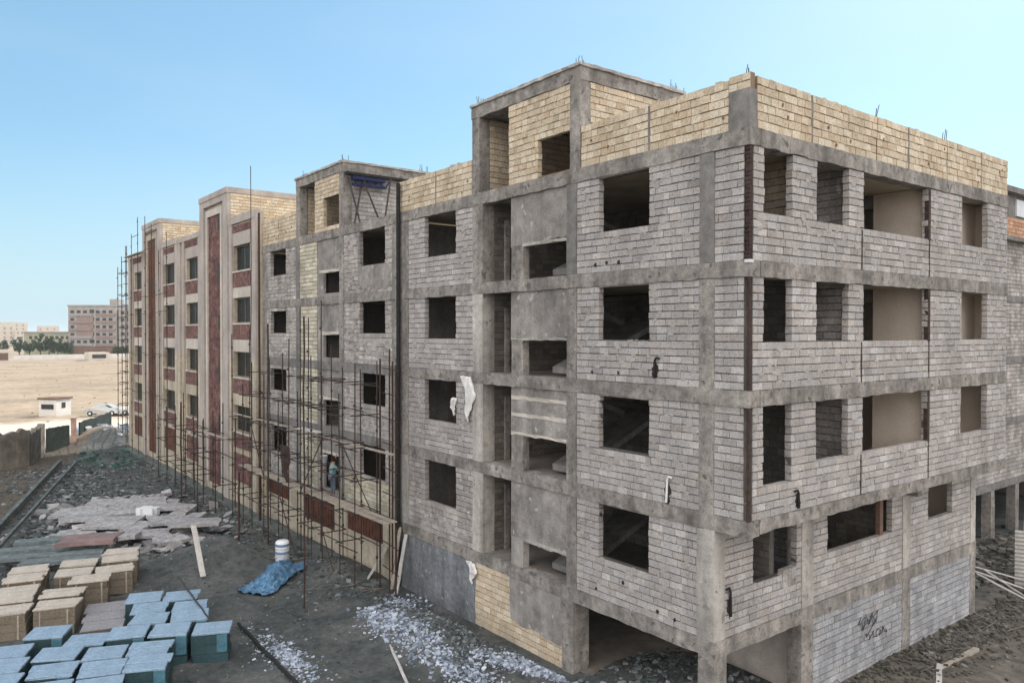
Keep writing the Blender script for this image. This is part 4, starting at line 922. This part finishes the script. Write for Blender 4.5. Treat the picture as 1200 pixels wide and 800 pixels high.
# rusty hoist frame at the joint between the grey blocks
H = thing('hoist_mast', 'bundle of rusty uprights and a dark steel mast at the joint of the grey buildings', 'hoist', (-17.0, -.5, 0))
for (u, y, z0, z1, r) in ((16.95, -.15, 0, 16.75, .09), (15.75, -.95, 0, 9.3, .04), (16.0, -.8, 0, 9.1, .045), (16.35, -.9, 0, 9.9, .035), (16.65, -.6, 0, 9.4, .04), (17.15, -.9, 0, 9.5, .04)):
    mb = MB(); mb.tube((-u, y, z0), (-u+.03, y, z1), r, 8)
    mb.build('mast_tube', 'rust' if r < .09 else 'tyre', H)
for i in range(9):
    mb = MB(); z = .9+i*1.02; mb.tube((-15.6, -.9, z), (-17.2, -.75, z+.05), .022, 5); mb.build('rung', 'rust', H)
# props and blue truss under the roof of the middle stairhead
P = thing('roof_props', 'leaning rusty props with a blue frame under the roof edge of the middle stair head', 'props', (-22, 1.5, 15.6))
for a, b in (((-21.9, .3, 15.6), (-22.15, .9, 17.9)), ((-21.8, .6, 15.6), (-22.1, .1, 17.9)), ((-21.6, 1.6, 15.6), (-22.1, .8, 18.0)), ((-21.6, 1.7, 15.6), (-22.0, 2.3, 18.0)), ((-21.7, 2.9, 15.6), (-22.1, 3.4, 18.0)), ((-21.5, 3.4, 15.6), (-22.0, 3.9, 18.0))):
    mb = MB(); mb.tube(a, b, .05, 6); mb.build('prop', 'steel', P)
mb = MB(); mb.box(-22.3, -22.0, .0, 4.0, 18.0, 18.12); mb.build('edge_board', 'tyre', P)
mb = MB()
for i in range(5): mb.tube((-22.1, .3+i*.35, 17.85), (-22.0, .6+i*.35, 17.5), .035, 5); mb.tube((-22.0, .6+i*.35, 17.5), (-22.1, .85+i*.35, 17.85), .035, 5)
mb.box(-22.15, -22.0, .3, 2.0, 17.5, 17.62); mb.box(-22.2, -21.98, .3, 2.0, 17.78, 17.95); mb.build('blue_truss', 'blue', P)

# ================================================================== worker
def skin_figure(name, joints, edges, m, sub=2):
    me = bpy.data.meshes.new(name); names = list(joints); idx = {n: i for i, n in enumerate(names)}
    me.from_pydata([joints[n][0] for n in names], [(idx[a], idx[b]) for a, b in edges], [])
    o = bpy.data.objects.new(name, me); COL.objects.link(o)
    sk = o.modifiers.new('skin', 'SKIN'); sk.use_smooth_shade = True
    for i, n in enumerate(names):
        r = joints[n][1]; me.skin_vertices[0].data[i].radius = (r, r) if not isinstance(r, tuple) else r
    me.skin_vertices[0].data[0].use_root = True
    s = o.modifiers.new('sub', 'SUBSURF'); s.levels = sub; s.render_levels = sub
    me.materials.append(MT[m]); return o
W = thing('person', 'worker in a teal shirt and dark trousers standing on the scaffold with one arm raised', 'person', (-21.5, -1.0, 3.1))
J = {'pelvis': ((0,0,.93), .12), 'chest': ((0,.02,1.28), .15), 'neck': ((0,.03,1.47), .06), 'head': ((0,.05,1.58), .085), 'crown': ((0,.05,1.7), .075),
     'sl': ((.19,.02,1.4), .06), 'el': ((.3,.16,1.22), .045), 'wl': ((.22,.36,1.3), .03), 'hl': ((.2,.43,1.33), .035),
     'sr': ((-.19,.02,1.4), .06), 'er': ((-.3,.14,1.52), .045), 'wr': ((-.25,.28,1.74), .03), 'hr': ((-.24,.32,1.82), .035),
     'tl': ((.1,0,.88), .1), 'kl': ((.11,.04,.5), .06), 'al': ((.12,0,.1), .04), 'fl': ((.12,.16,.04), .04),
     'tr': ((-.1,0,.88), .1), 'kr': ((-.12,.06,.5), .06), 'ar': ((-.14,-.02,.1), .04), 'fr': ((-.15,.14,.04), .04)}
for side, q in (('l', Vector((.2,.43,1.33))), ('r', Vector((-.24,.32,1.82)))):
    dr = Vector((0, .5, .2)) if side == 'l' else Vector((0, .3, 1))
    dr.normalize(); sx = Vector((1, 0, 0))
    for i in range(5):
        off = sx*(-.032+.016*i); ln = (.075, .085, .09, .08)[i] if i < 4 else .05
        if i == 4: off = sx*(.04 if side == 'l' else -.04); 
        b = q+off; t1 = b+dr*ln*.6; t2 = b+dr*ln+Vector((0, .015, -.01))
        J[f'{side}f{i}a'] = (tuple(t1), .008); J[f'{side}f{i}b'] = (tuple(t2), .007)
ED = [('pelvis','chest'),('chest','neck'),('neck','head'),('head','crown'),('chest','sl'),('sl','el'),('el','wl'),('wl','hl'),('chest','sr'),('sr','er'),('er','wr'),('wr','hr'),
      ('pelvis','tl'),('tl','kl'),('kl','al'),('al','fl'),('pelvis','tr'),('tr','kr'),('kr','ar'),('ar','fr')]
for s in 'lr':
    for i in range(5): ED += [('h'+s, f'{s}f{i}a'), (f'{s}f{i}a', f'{s}f{i}b')]
bd = skin_figure('body', J, ED, 'skin'); bd.parent = W
sj = {k: (J[k][0], J[k][1]*1.18) for k in ('pelvis', 'chest', 'sl', 'el', 'sr', 'er')}; sj['pelvis'] = ((0,0,.95), .15)
sj['neck'] = ((0,.03,1.43), .075)
st = skin_figure('shirt', {k: sj[k] for k in ('pelvis', 'chest', 'neck', 'sl', 'el', 'sr', 'er')}, [('pelvis','chest'),('chest','neck'),('chest','sl'),('sl','el'),('chest','sr'),('sr','er')], 'shirt'); st.parent = W
tj = {k: (J[k][0], J[k][1]*1.25) for k in ('pelvis','tl','kl','al','tr','kr','ar')}
tr_ = skin_figure('trousers', tj, [('pelvis','tl'),('tl','kl'),('kl','al'),('pelvis','tr'),('tr','kr'),('kr','ar')], 'trousers'); tr_.parent = W
mb = MB(); lathe(mb, [(0, .13), (.07, .12), (.1, .07), (.108, .0), (.1, -.05), (.095, -.05)], (0, .035, 1.66), 14); h = mb.build('hair', 'hair', W, loc=(0, 0, 0), smooth=True)
mb = MB(); mb.add([(-.012,.135,1.62),(.012,.135,1.62),(0,.13,1.66),(0,.165,1.625)], [(0,1,3),(1,2,3),(2,0,3)]); 
for sx in (-.035, .035): mb.box(sx-.01, sx+.01, .125, .14, 1.655, 1.665, 1)
mb.box(-.022, .022, .12, .137, 1.585, 1.592, 1); mb.build('face', ['skin', 'hair'], W, loc=(0, 0, 0))
mb = MB(); lathe(mb, [(0, 0), (.13, 0), (.16, .3), (.165, .3), (.165, .31), (.13, .31), (0, .25)], (-22.4, -1.0, 4.55), 14)
o = mb.build('bucket', 'white', loc=(-22.4, -1.0, 4.55), smooth=True); tag(o, 'white bucket hanging on the scaffold beside the worker', 'bucket')

# ================================================================== far left: boundary walls, hut, car
def wall_seg(name, pts, h, th, m, lab, cat='wall', n=14, rag=.26):
    vs = []; fs = []; L = []
    for (a, b) in zip(pts, pts[1:]):
        for i in range(n): L.append(Vector(a)+(Vector(b)-Vector(a))*i/n)
    L.append(Vector(pts[-1])); d = (L[-1]-L[0]).normalized(); nx = Vector((-d.y, d.x))*th/2
    for q in L:
        zt_ = h+rng.uniform(-rag, rag); zz = hgt(q.x, q.y)-.2
        vs += [(q.x-nx.x, q.y-nx.y, zz), (q.x+nx.x, q.y+nx.y, zz), (q.x+nx.x, q.y+nx.y, zt_), (q.x-nx.x, q.y-nx.y, zt_)]
    k = len(L)
    for i in range(k-1):
        for j in range(4): fs.append((i*4+j, i*4+(j+1) % 4, i*4+4+(j+1) % 4, i*4+4+j))
    fs += [(3,2,1,0), (k*4-4, k*4-3, k*4-2, k*4-1)]
    mb = MB(); mb.add(vs, fs); o = mb.build(name, m, loc=(pts[0][0], pts[0][1], 0)); return tag(o, lab, cat)
wall_seg('boundary_wall', [(-58.6, -12.6), (-60.6, -9.0)], 2.85, .4, 'wall', 'crumbling brown boundary wall at the left edge, nearer stretch')
wall_seg('boundary_wall', [(-60.8, -9.0), (-65.8, -7.4)], 2.6, .4, 'wall', 'crumbling brown boundary wall, darker stretch running to the black shaded wall')
wall_seg('shaded_wall', [(-67.6, -6.9), (-69.4, -4.9)], 2.1, .12, 'walldark', 'wall left of the gate gap, shade put into its black colour', 'fence', rag=.03)
wall_seg('shaded_wall', [(-71.2, -3.8), (-79.5, .4)], 2.1, .12, 'walldark', 'wall right of the gate gap, shade put into its black colour', 'fence', rag=.08)
mb = MB(); mb.box(-70.2, -69.8, -4.65, -4.25, 0, 2.6, j=.05); mb.box(-70.25, -69.75, -4.7, -4.2, 2.6, 2.7, j=.03); o = mb.build('gate_pillar', 'pinkbrick', loc=(-70, -4.4, 0)); tag(o, 'pink brick gate pillar between the two black shaded walls', 'pillar')
# hut
Hh = thing('hut', 'small white hut with dark window and brown side in the sunlit field', 'hut', (-101, -2, 0))
hm = Matrix.Rotation(R(40), 4, 'Z'); c0 = Vector((-102.2, -1.9, 0))
def hbox(x0, x1, y0, y1, z0, z1, name, m):
    mb = MB(); mb.box(x0, x1, y0, y1, z0, z1); mb.v = [tuple(c0+hm @ Vector(v)) for v in mb.v]; return mb.build(name, m, Hh)
hbox(-1.3, 1.3, -1.2, 1.2, -.1, 2.1, 'hut_wall', 'render_white'); hbox(-1.45, 1.45, -1.35, 1.35, 2.1, 2.3, 'hut_roof', 'brown'); hbox(-1.36, -1.302, -1.1, 1.1, 0, 2.08, 'hut_side', 'brown'); hbox(1.302, 1.34, -.35, .25, 1.0, 1.7, 'hut_window', 'farwin')
hbox(-.9, .9, -1.26, -1.202, .9, 1.5, 'hut_window', 'farwin')
# parked car
def car(org, rot, paint, lab):
    C = thing('parked_car', lab, 'car', org); C.rotation_euler = (0, 0, rot)
    def mk(name, mb, m, smooth=False, par=C):
        me = bpy.data.meshes.new(name); me.from_pydata(mb.v, [], mb.f); me.materials.append(MT[m]); me.update()
        if smooth: me.polygons.foreach_set('use_smooth', [True]*len(me.polygons))
        o = bpy.data.objects.new(name, me); COL.objects.link(o); o.parent = par; return o
    side = [(-2.05,.3),(-2.1,.6),(-2.0,.85),(-1.35,.95),(-.75,1.38),(.75,1.42),(1.5,1.0),(2.0,.95),(2.1,.6),(2.05,.3)]
    def prism(pts, w, wt=None):
        mb = MB(); k = len(pts); vs = []
        for sgn in (-1, 1):
            for x, z in pts: vs.append((x, sgn*(w if z < 1 else (wt or w)), z))
        mb.add(vs, [tuple(range(k)), tuple(range(k, 2*k))[::-1]]+[(i, k+i, k+(i+1) % k, (i+1) % k) for i in range(k)]); return mb
    mk('car_body', prism(side, .84, .66), paint)
    g = prism([(-1.2,1.0),(-.72,1.33),(.7,1.36),(1.35,1.02)], .83, .69); mk('side_windows', g, 'glass')
    for x in (-1.3, 1.3):
        for y in (-.78, .78):
            mb = MB(); mb.tube((x, y-.1, .32), (x, y+.1, .32), .32, 14); w = mk('wheel', mb, 'tyre')
            mb = MB(); mb.tube((x, y-.115, .32), (x, y+.115, .32), .17, 10); mk('rim', mb, 'white', par=w)
    for y in (-.6, .6):
        mb = MB(); mb.box(-2.13, -2.06, y-.14, y+.14, .62, .76); mk('headlight', mb, 'white')
    return C
car((-98.0, 2.9, .05), R(60), 'carpaint', 'small silver car parked in the sunlit field beside the scaffold tower')
car((-97.0, 6.6, .05), R(75), 'carwhite', 'white car parked behind the scaffold tower')

# far boundary of the field
mb = MB(); mb.box(-335, -334.5, 12, 70, -.3, 1.9); o = mb.build('boundary_wall', 'render_white', loc=(-334.7, 40, 0)); tag(o, 'long pale wall across the far side of the dry field', 'wall')
mb = MB(); mb.box(-320, -311, 35, 42.0, -.3, 3.0); mb2 = mb; o = mb.build('gatehouse', 'farcream', loc=(-315, 38, 0)); tag(o, 'low cream gatehouse at the far end of the pale wall', 'gatehouse')
g = MB(); g.box(-310.98, -310.9, 36.2, 40.8, .9, 2.3); w = g.build('window', 'farwin', o)
mb = MB(); mb.box(-322, -318, 2, 12.2, -.3, 4.4); o = mb.build('gatehouse', 'farcream', loc=(-320, 7, 0)); tag(o, 'cream wall block at the left edge of the far field', 'wall block')
g = MB(); g.box(-317.98, -317.9, 4, 10.5, .6, 3.2); g.build('opening', 'brown', o)

# trees in a row
def tree(x, y, h, r, lab, seed):
    T = thing('tree', lab, 'tree', (x, y, 0), 'dark trees beyond the far wall'); q = random.Random(seed)
    mb = MB(); mb.tube((x, y, 0), (x+.2, y, h*.5), .28, 7, .14)
    for i in range(4):
        a = q.uniform(0, 6.28); mb.tube((x+.1, y, h*.32), (x+math.cos(a)*r*.6, y+math.sin(a)*r*.6, h*.65), .12, 5, .04)
    mb.build('trunk', 'trunk', T)
    mb = MB(); cl = [(q.gauss(0, r*.5), q.gauss(0, r*.5), h*.58+q.gauss(0, h*.17), q.uniform(.7, 1.5)) for _ in range(16)]
    for cx, cy, cz, cr in cl:
        for _ in range(60):
            v = Vector((q.gauss(0, 1), q.gauss(0, 1), q.gauss(0, 1))).normalized()*cr*q.uniform(.5, 1.05)
            p = Vector((x+cx, y+cy, cz))+v; s = q.uniform(.22, .48)
            a = Vector((q.gauss(0, 1), q.gauss(0, 1), q.gauss(0, 1))).normalized(); b = a.cross(Vector((q.gauss(0, 1), q.gauss(0, 1), .3))).normalized()
            mb.add([p-a*s, p+b*s*.7, p+a*s, p-b*s*.7], [(0, 1, 2, 3)])
    mb.build('crown', 'leaf', T)
tl = ['leftmost dark tree of the far row', 'second tree from the left in the far row', 'third tree from the left in the far row, broad crown', 'dark tree in front of the left end of the olive building', 'middle tree in front of the olive building', 'rounded tree before the middle of the olive building', 'tree before the right part of the olive building', 'low tree at the foot of the far grey apartment block']
for i, (x, y) in enumerate(((-394, 13.5), (-390, 20.5), (-388, 24), (-386, 28), (-383.5, 31), (-381, 34), (-379, 36.5), (-377, 39))):
    tree(x, y, 8.0-(i == 7)*3+.7*math.sin(i*2.1), 2.6, tl[i], i)
for i, (x, y) in enumerate(((-352, 52), (-350, 55.6))): tree(x, y, 4.2, 1.6, ('small tree left of the gatehouse road behind the scaffold tower', 'small tree right behind the scaffold tower')[i], 40+i)

# far apartment block
FB = thing('far_building', 'distant grey and pink five storey apartment block beyond the field', 'building', (-372, 46, 0))
def frame(o, ang):
    c, s = math.cos(ang), math.sin(ang)
    return lambda u, z, d: (o[0]+u*c-d*-s, o[1]+u*s+d*-c, z)
p0 = Vector((-377.2, 37.6)); p1 = Vector((-364.5, 54.5)); dv = (p1-p0); ln = dv.length; ud = dv.normalized(); nd = Vector((ud.y, -ud.x))
if nd.x < 0: nd = -nd
FF = lambda u, z, d: (p0.x+ud.x*u+nd.x*d, p0.y+ud.y*u+nd.y*d, z)
mb = MB(); fbox(mb, FF, 0, ln, -.5, 22, -14, 0); mb.build('wall', 'farwall', FB)
for k in range(5):
    z = 5.5+k*3.3
    mb = MB(); fbox(mb, FF, .3, ln*.5, z-.9, z+.15, 0, .5); mb.build('balcony', 'farpink' if k in (2, 3) else 'farwall', FB)
    mb = MB(); fbox(mb, FF, ln*.58, ln-.5, z-.9, z+.15, 0, .5); mb.build('balcony', 'farpink', FB)
    for j in range(7):
        uu = 1+j*(ln-3)/6.5; big = j == 3
        mb = MB(); fbox(mb, FF, uu, uu+(1.6 if not big else 2.0), z+.3, z+(1.5 if not big else 1.9), -.02, .06); mb.build('window', 'farwin', FB)
mb = MB(); fbox(mb, FF, ln*.18, ln*.52, 8, 18.5, .002, .12); mb.build('pink_panel', 'farpink', FB)
mb = MB(); fbox(mb, FF, -.3, ln+.3, 22, 22.6, -14, .3); mb.build('roof_edge', 'farwall', FB)
mb = MB(); fbox(mb, FF, ln-3.2, ln, 22.6, 25.2, -7, -.5); mb.build('roof_house', 'farwall', FB)
mb = MB(); fbox(mb, FF, 0, ln, -.3, 4.3, .1, .25); mb.build('ground_storey', 'brown', FB)
mb = MB(); fbox(mb, FF, ln+.6, ln+10, -.5, 21, -13, -.6); o = mb.build('far_building', 'farwall'); tag(o, 'distant block directly behind the free standing scaffold tower', 'building')
for k in range(6):
    for j in range(3):
        g = MB(); fbox(g, FF, ln+1.6+j*2.8, ln+3.2+j*2.8, 3+k*3.1, 4.4+k*3.1, -.6, -.54); g.build('window', 'farwin', o)
# olive low building
p2 = Vector((-412, 26)); p3 = Vector((-398, 43)); d2 = (p3-p2); l2 = d2.length; u2 = d2.normalized(); n2 = Vector((u2.y, -u2.x))
FO = lambda u, z, d: (p2.x+u2.x*u+n2.x*d, p2.y+u2.y*u+n2.y*d, z)
OB = thing('far_building', 'distant low olive building behind the dark trees', 'building', (-405, 34, 0))
mb = MB(); fbox(mb, FO, -2, l2+2, -.5, 10.2, -10, 0); mb.build('wall', 'fargreen', OB)
mb = MB(); fbox(mb, FO, -2.5, l2+2.5, 10.2, 10.9, -10, .4); mb.build('roof', 'farwall', OB)
for k in range(2):
    for j in range(8):
        mb = MB(); fbox(mb, FO, .5+j*2.5, 1.9+j*2.5, 4.2+k*3.2, 5.6+k*3.2, -.02, .05); mb.build('window', 'farwin', OB)
# hazy town at the far left
town = ['hazy cream house far off at the left edge', 'hazy long cream block far beyond the trees', 'hazy low house between the cream blocks far off', 'hazy flat roofed house behind the tree row', 'hazy far house nearest the olive building']
for i, (px, py, w, d, h) in enumerate(((-715, 24, 14, 10, 15), (-708, 40, 13, 10, 18.5), (-700, 50, 8, 10, 12), (-860, 62, 16, 10, 20), (-880, 90, 18, 10, 17))):
    T = thing('far_house', town[i], 'house', (px, py, 0), 'hazy houses on the horizon')
    mb = MB(); mb.box(px-d, px, py-w/2, py+w/2, -1, h); mb.build('wall', 'farcream', T)
    for k in range(int(h//4)):
        for j in range(3): mb = MB(); mb.box(px, px+.1, py-w/2+1.2+j*w/3, py-w/2+2.6+j*w/3, 2+k*3.6, 3.8+k*3.6); mb.build('window', 'farwall', T)

# ================================================================== right side neighbour
NB = thing('neighbour_building', 'unfinished grey building on columns just behind the gable at the right edge', 'building', (-10, 34, 0))
NX = -4.7; FN = FR(NX); NY = 24.0
for k in range(4):
    mb = MB(); z0 = 2.55+k*3.2; masonry(mb, FN, NY, 42, z0+.35, z0+3.2, [(33.2, 35, z0+1.3, z0+2.9)]); mb.build('block_wall', ['blockrough' if k < 4 else 'orangebrick', 'mortar'], NB)
    mb = MB(); rough_beam(mb, FN, NY, 42, z0, z0+.35, -.4, .05); mb.build('beam', 'concdark', NB)
mb = MB(); masonry(mb, FN, NY, 42, 15.4, 16.6, thick=.25); mb.build('block_wall', ['orangebrick', 'ymortar'], NB)
mb = MB(); mb.box(NX-12, NX-.2, NY+.02, NY+.2, 2.6, 16); mb.box(NX-12, NX-.2, NY+.05, 42, 2.6, 2.85); mb.build('end_wall', 'blockrough', NB)
mb = MB(); rough_beam(mb, FN, NY, 42, 15.3, 15.5, -.4, .45); mb.build('beam', 'concdark', NB)
mb = MB(); mb.box(NX-10, NX-.5, 26, 42, 15.9, 18.0); mb.build('upper_storey', 'concdark', NB)
mb = MB(); mb.box(NX-.5, NX-.42, 31.4, 33.0, 16.9, 17.8); mb.build('upper_window', 'white', NB)
mb = MB(); mb.box(NX-10.5, NX-.1, 25.6, 43, 18.0, 18.3); mb.build('roof', 'concdark', NB)
for y in (NY+.1, 27.2, 30.4, 33.6, 37): mb = MB(); mb.box(NX-.5, NX-.05, y, y+.5, -.5, 2.6, j=.02); mb.build('column', 'conc', NB)
for y in (25.0, 30.4): mb = MB(); mb.box(NX-5.5, NX-5, y, y+.5, -.5, 2.6); mb.build('column', 'conc', NB)
mb = MB(); mb.box(NX-6, NX-5.8, NY-.5, 48, -.5, 2.7); mb.box(NX-6, NX-.3, 41.0, 41.5, -.5, 2.7); mb.build('rear_wall', 'inner', NB)
mb = MB(); mb.box(-30, -10, 60, 62, -.3, 7); mb.box(-10.2, 40, 52, 53, -.3, 3.0); o = mb.build('boundary_wall', 'wall', loc=(-10, 56, 0)); tag(o, 'brown wall behind the neighbour building on columns', 'wall')
stick('timber_post', (-3.6, 28.6, 0), (-3.5, 28.6, 2.2), .12, 'woodpale', 'pale timber post standing before the neighbour building', 'post', .3)
stick('timber_post', (-3.4, 29.6, 0), (-3.3, 29.7, 2.0), .12, 'woodpale', 'second pale timber post beside the first before the neighbour building', 'post', .3)
scatter('neighbour_rubble', 'brown rubble bank between the gable end and the neighbour building', 'rubble', 'chipswarm', 1500, lambda: (-3.2+rng.gauss(0, 1.4), 24+rng.gauss(0, 3)), .08, .5)
# corrugated panel
mb = MB(); n = 14
vs = []; fs = []
for i in range(n*2+1):
    z = .1+i*2.3/(n*2); d = .04*(i % 2)
    vs += [(-1.15, 20.0-d, z), (1.0, 20.6-d, z+.06)]
for i in range(n*2): a = i*2; fs.append((a, a+1, a+3, a+2))
mb.add(vs, fs); o = mb.build('corrugated_sheet', 'woodpale', loc=(0, 20.2, 0)); tag(o, 'white corrugated sheet standing at the right edge', 'sheet metal')
s = o.modifiers.new('thick', 'SOLIDIFY'); s.thickness = .01

# ================================================================== haze
mb = MB(); mb.box(-4200, 3200, -3200, 4200, -2.0, 27); hz = mb.build('haze', 'white'); tag(hz, 'thin pale dust haze over the whole plain', 'haze', kind='stuff')
hm_ = bpy.data.materials.new('haze_air'); hm_.use_nodes = True; hn = hm_.node_tree; hn.nodes.clear()
pv = hn.nodes.new('ShaderNodeVolumePrincipled'); pv.inputs['Density'].default_value = .00018; pv.inputs['Color'].default_value = (.9, .93, .97, 1); pv.inputs['Anisotropy'].default_value = .2
ho = hn.nodes.new('ShaderNodeOutputMaterial'); hn.links.new(pv.outputs[0], ho.inputs['Volume']); hz.data.materials[0] = hm_

# ================================================================== sky, sun, camera
w = bpy.data.worlds.new('World'); sc.world = w; w.use_nodes = True
nt = w.node_tree; bg = nt.nodes['Background']; sky = nt.nodes.new('ShaderNodeTexSky'); sky.sky_type = 'NISHITA'; sky.sun_disc = False
SE, SA = 38, -18     # sun elevation, azimuth east of +Y
sky.sun_elevation = R(SE); sky.sun_rotation = R(SA); sky.altitude = 0; sky.air_density = 1.0; sky.dust_density = .5; sky.ozone_density = 4.0
gm = nt.nodes.new('ShaderNodeGamma'); gm.inputs['Gamma'].default_value = .9
hs = nt.nodes.new('ShaderNodeHueSaturation'); hs.inputs['Saturation'].default_value = 1.06
tn = nt.nodes.new('ShaderNodeVectorMath'); tn.operation = 'MULTIPLY'; tn.inputs[1].default_value = (1.08, 1.15, 1.1); nt.links.new(sky.outputs[0], tn.inputs[0]); nt.links.new(tn.outputs[0], gm.inputs[0]); nt.links.new(gm.outputs[0], hs.inputs['Color'])
# added unseen white cloud behind the photographer, brightens the shaded facades
wtc = nt.nodes.new('ShaderNodeTexCoord'); dt = nt.nodes.new('ShaderNodeVectorMath'); dt.operation = 'DOT_PRODUCT'
dt.inputs[1].default_value = Vector((.78, -.52, .42)).normalized(); nt.links.new(wtc.outputs['Generated'], dt.inputs[0])
cn = nt.nodes.new('ShaderNodeTexNoise'); cn.inputs['Scale'].default_value = 3; cn.inputs['Detail'].default_value = 7; nt.links.new(wtc.outputs['Generated'], cn.inputs['Vector'])
ad = nt.nodes.new('ShaderNodeMath'); ad.operation = 'MULTIPLY_ADD'; ad.inputs[1].default_value = .5; nt.links.new(cn.outputs['Fac'], ad.inputs[0]); nt.links.new(dt.outputs['Value'], ad.inputs[2])
cm = nt.nodes.new('ShaderNodeMapRange'); cm.interpolation_type = 'SMOOTHSTEP'; cm.inputs['From Min'].default_value = .42; cm.inputs['From Max'].default_value = .75; nt.links.new(ad.outputs[0], cm.inputs['Value'])
sx_ = nt.nodes.new('ShaderNodeSeparateXYZ'); nt.links.new(wtc.outputs['Generated'], sx_.inputs[0])
hb = nt.nodes.new('ShaderNodeMapRange'); hb.interpolation_type = 'SMOOTHSTEP'; hb.inputs['From Min'].default_value = -.02; hb.inputs['From Max'].default_value = .24; hb.inputs['To Min'].default_value = .85; hb.inputs['To Max'].default_value = 0; nt.links.new(sx_.outputs['Z'], hb.inputs['Value'])
hmix = nt.nodes.new('ShaderNodeMix'); hmix.data_type = 'RGBA'; nt.links.new(hb.outputs[0], hmix.inputs['Factor']); nt.links.new(hs.outputs[0], hmix.inputs[6]); hmix.inputs[7].default_value = (3.9, 4.75, 5.2, 1)
ev = nt.nodes.new('ShaderNodeMix'); ev.data_type = 'RGBA'; ev.inputs['Factor'].default_value = .35; nt.links.new(hmix.outputs[2], ev.inputs[6]); ev.inputs[7].default_value = (2.1, 3.9, 4.9, 1)
# faint high veil
vn = nt.nodes.new('ShaderNodeTexNoise'); vn.inputs['Scale'].default_value = 2.2; vn.inputs['Detail'].default_value = 7; vmp = nt.nodes.new('ShaderNodeMapping'); vmp.inputs['Scale'].default_value = (1, 1, 3.5); nt.links.new(wtc.outputs['Generated'], vmp.inputs['Vector']); nt.links.new(vmp.outputs[0], vn.inputs['Vector'])
vr = nt.nodes.new('ShaderNodeMapRange'); vr.inputs['From Min'].default_value = .45; vr.inputs['From Max'].default_value = .75; vr.inputs['To Max'].default_value = .16; nt.links.new(vn.outputs['Fac'], vr.inputs['Value'])
vmix = nt.nodes.new('ShaderNodeMix'); vmix.data_type = 'RGBA'; nt.links.new(vr.outputs[0], vmix.inputs['Factor']); nt.links.new(ev.outputs[2], vmix.inputs[6]); vmix.inputs[7].default_value = (4.2, 4.9, 5.2, 1)
mxw = nt.nodes.new('ShaderNodeMix'); mxw.data_type = 'RGBA'; nt.links.new(cm.outputs[0], mxw.inputs['Factor']); nt.links.new(vmix.outputs[2], mxw.inputs[6]); mxw.inputs[7].default_value = (12.2, 11.7, 11.4, 1)
nt.links.new(mxw.outputs[2], bg.inputs['Color']); bg.inputs['Strength'].default_value = .13
sd = bpy.data.lights.new('sun', 'SUN'); sd.energy = 4.2; sd.angle = R(.5); sd.color = (1, .95, .87)
so = bpy.data.objects.new('sun', sd); COL.objects.link(so)
dirv = Vector((math.sin(R(SA))*math.cos(R(SE)), math.cos(R(SA))*math.cos(R(SE)), math.sin(R(SE))))
so.rotation_euler = dirv.to_track_quat('Z', 'Y').to_euler()

cd = bpy.data.cameras.new('camera'); cd.sensor_width = 36; cd.lens = 27.13; cd.clip_end = 9000; cd.clip_start = .1
cam = bpy.data.objects.new('camera', cd); COL.objects.link(cam); sc.camera = cam
cam.location = (11.3007, -16.0439, 10.586); cam.rotation_euler = (R(90)-.0118928, 0, .911794)
sc.view_settings.view_transform = 'Standard'; sc.view_settings.look = 'None'; sc.view_settings.exposure = .5; sc.view_settings.gamma = 1
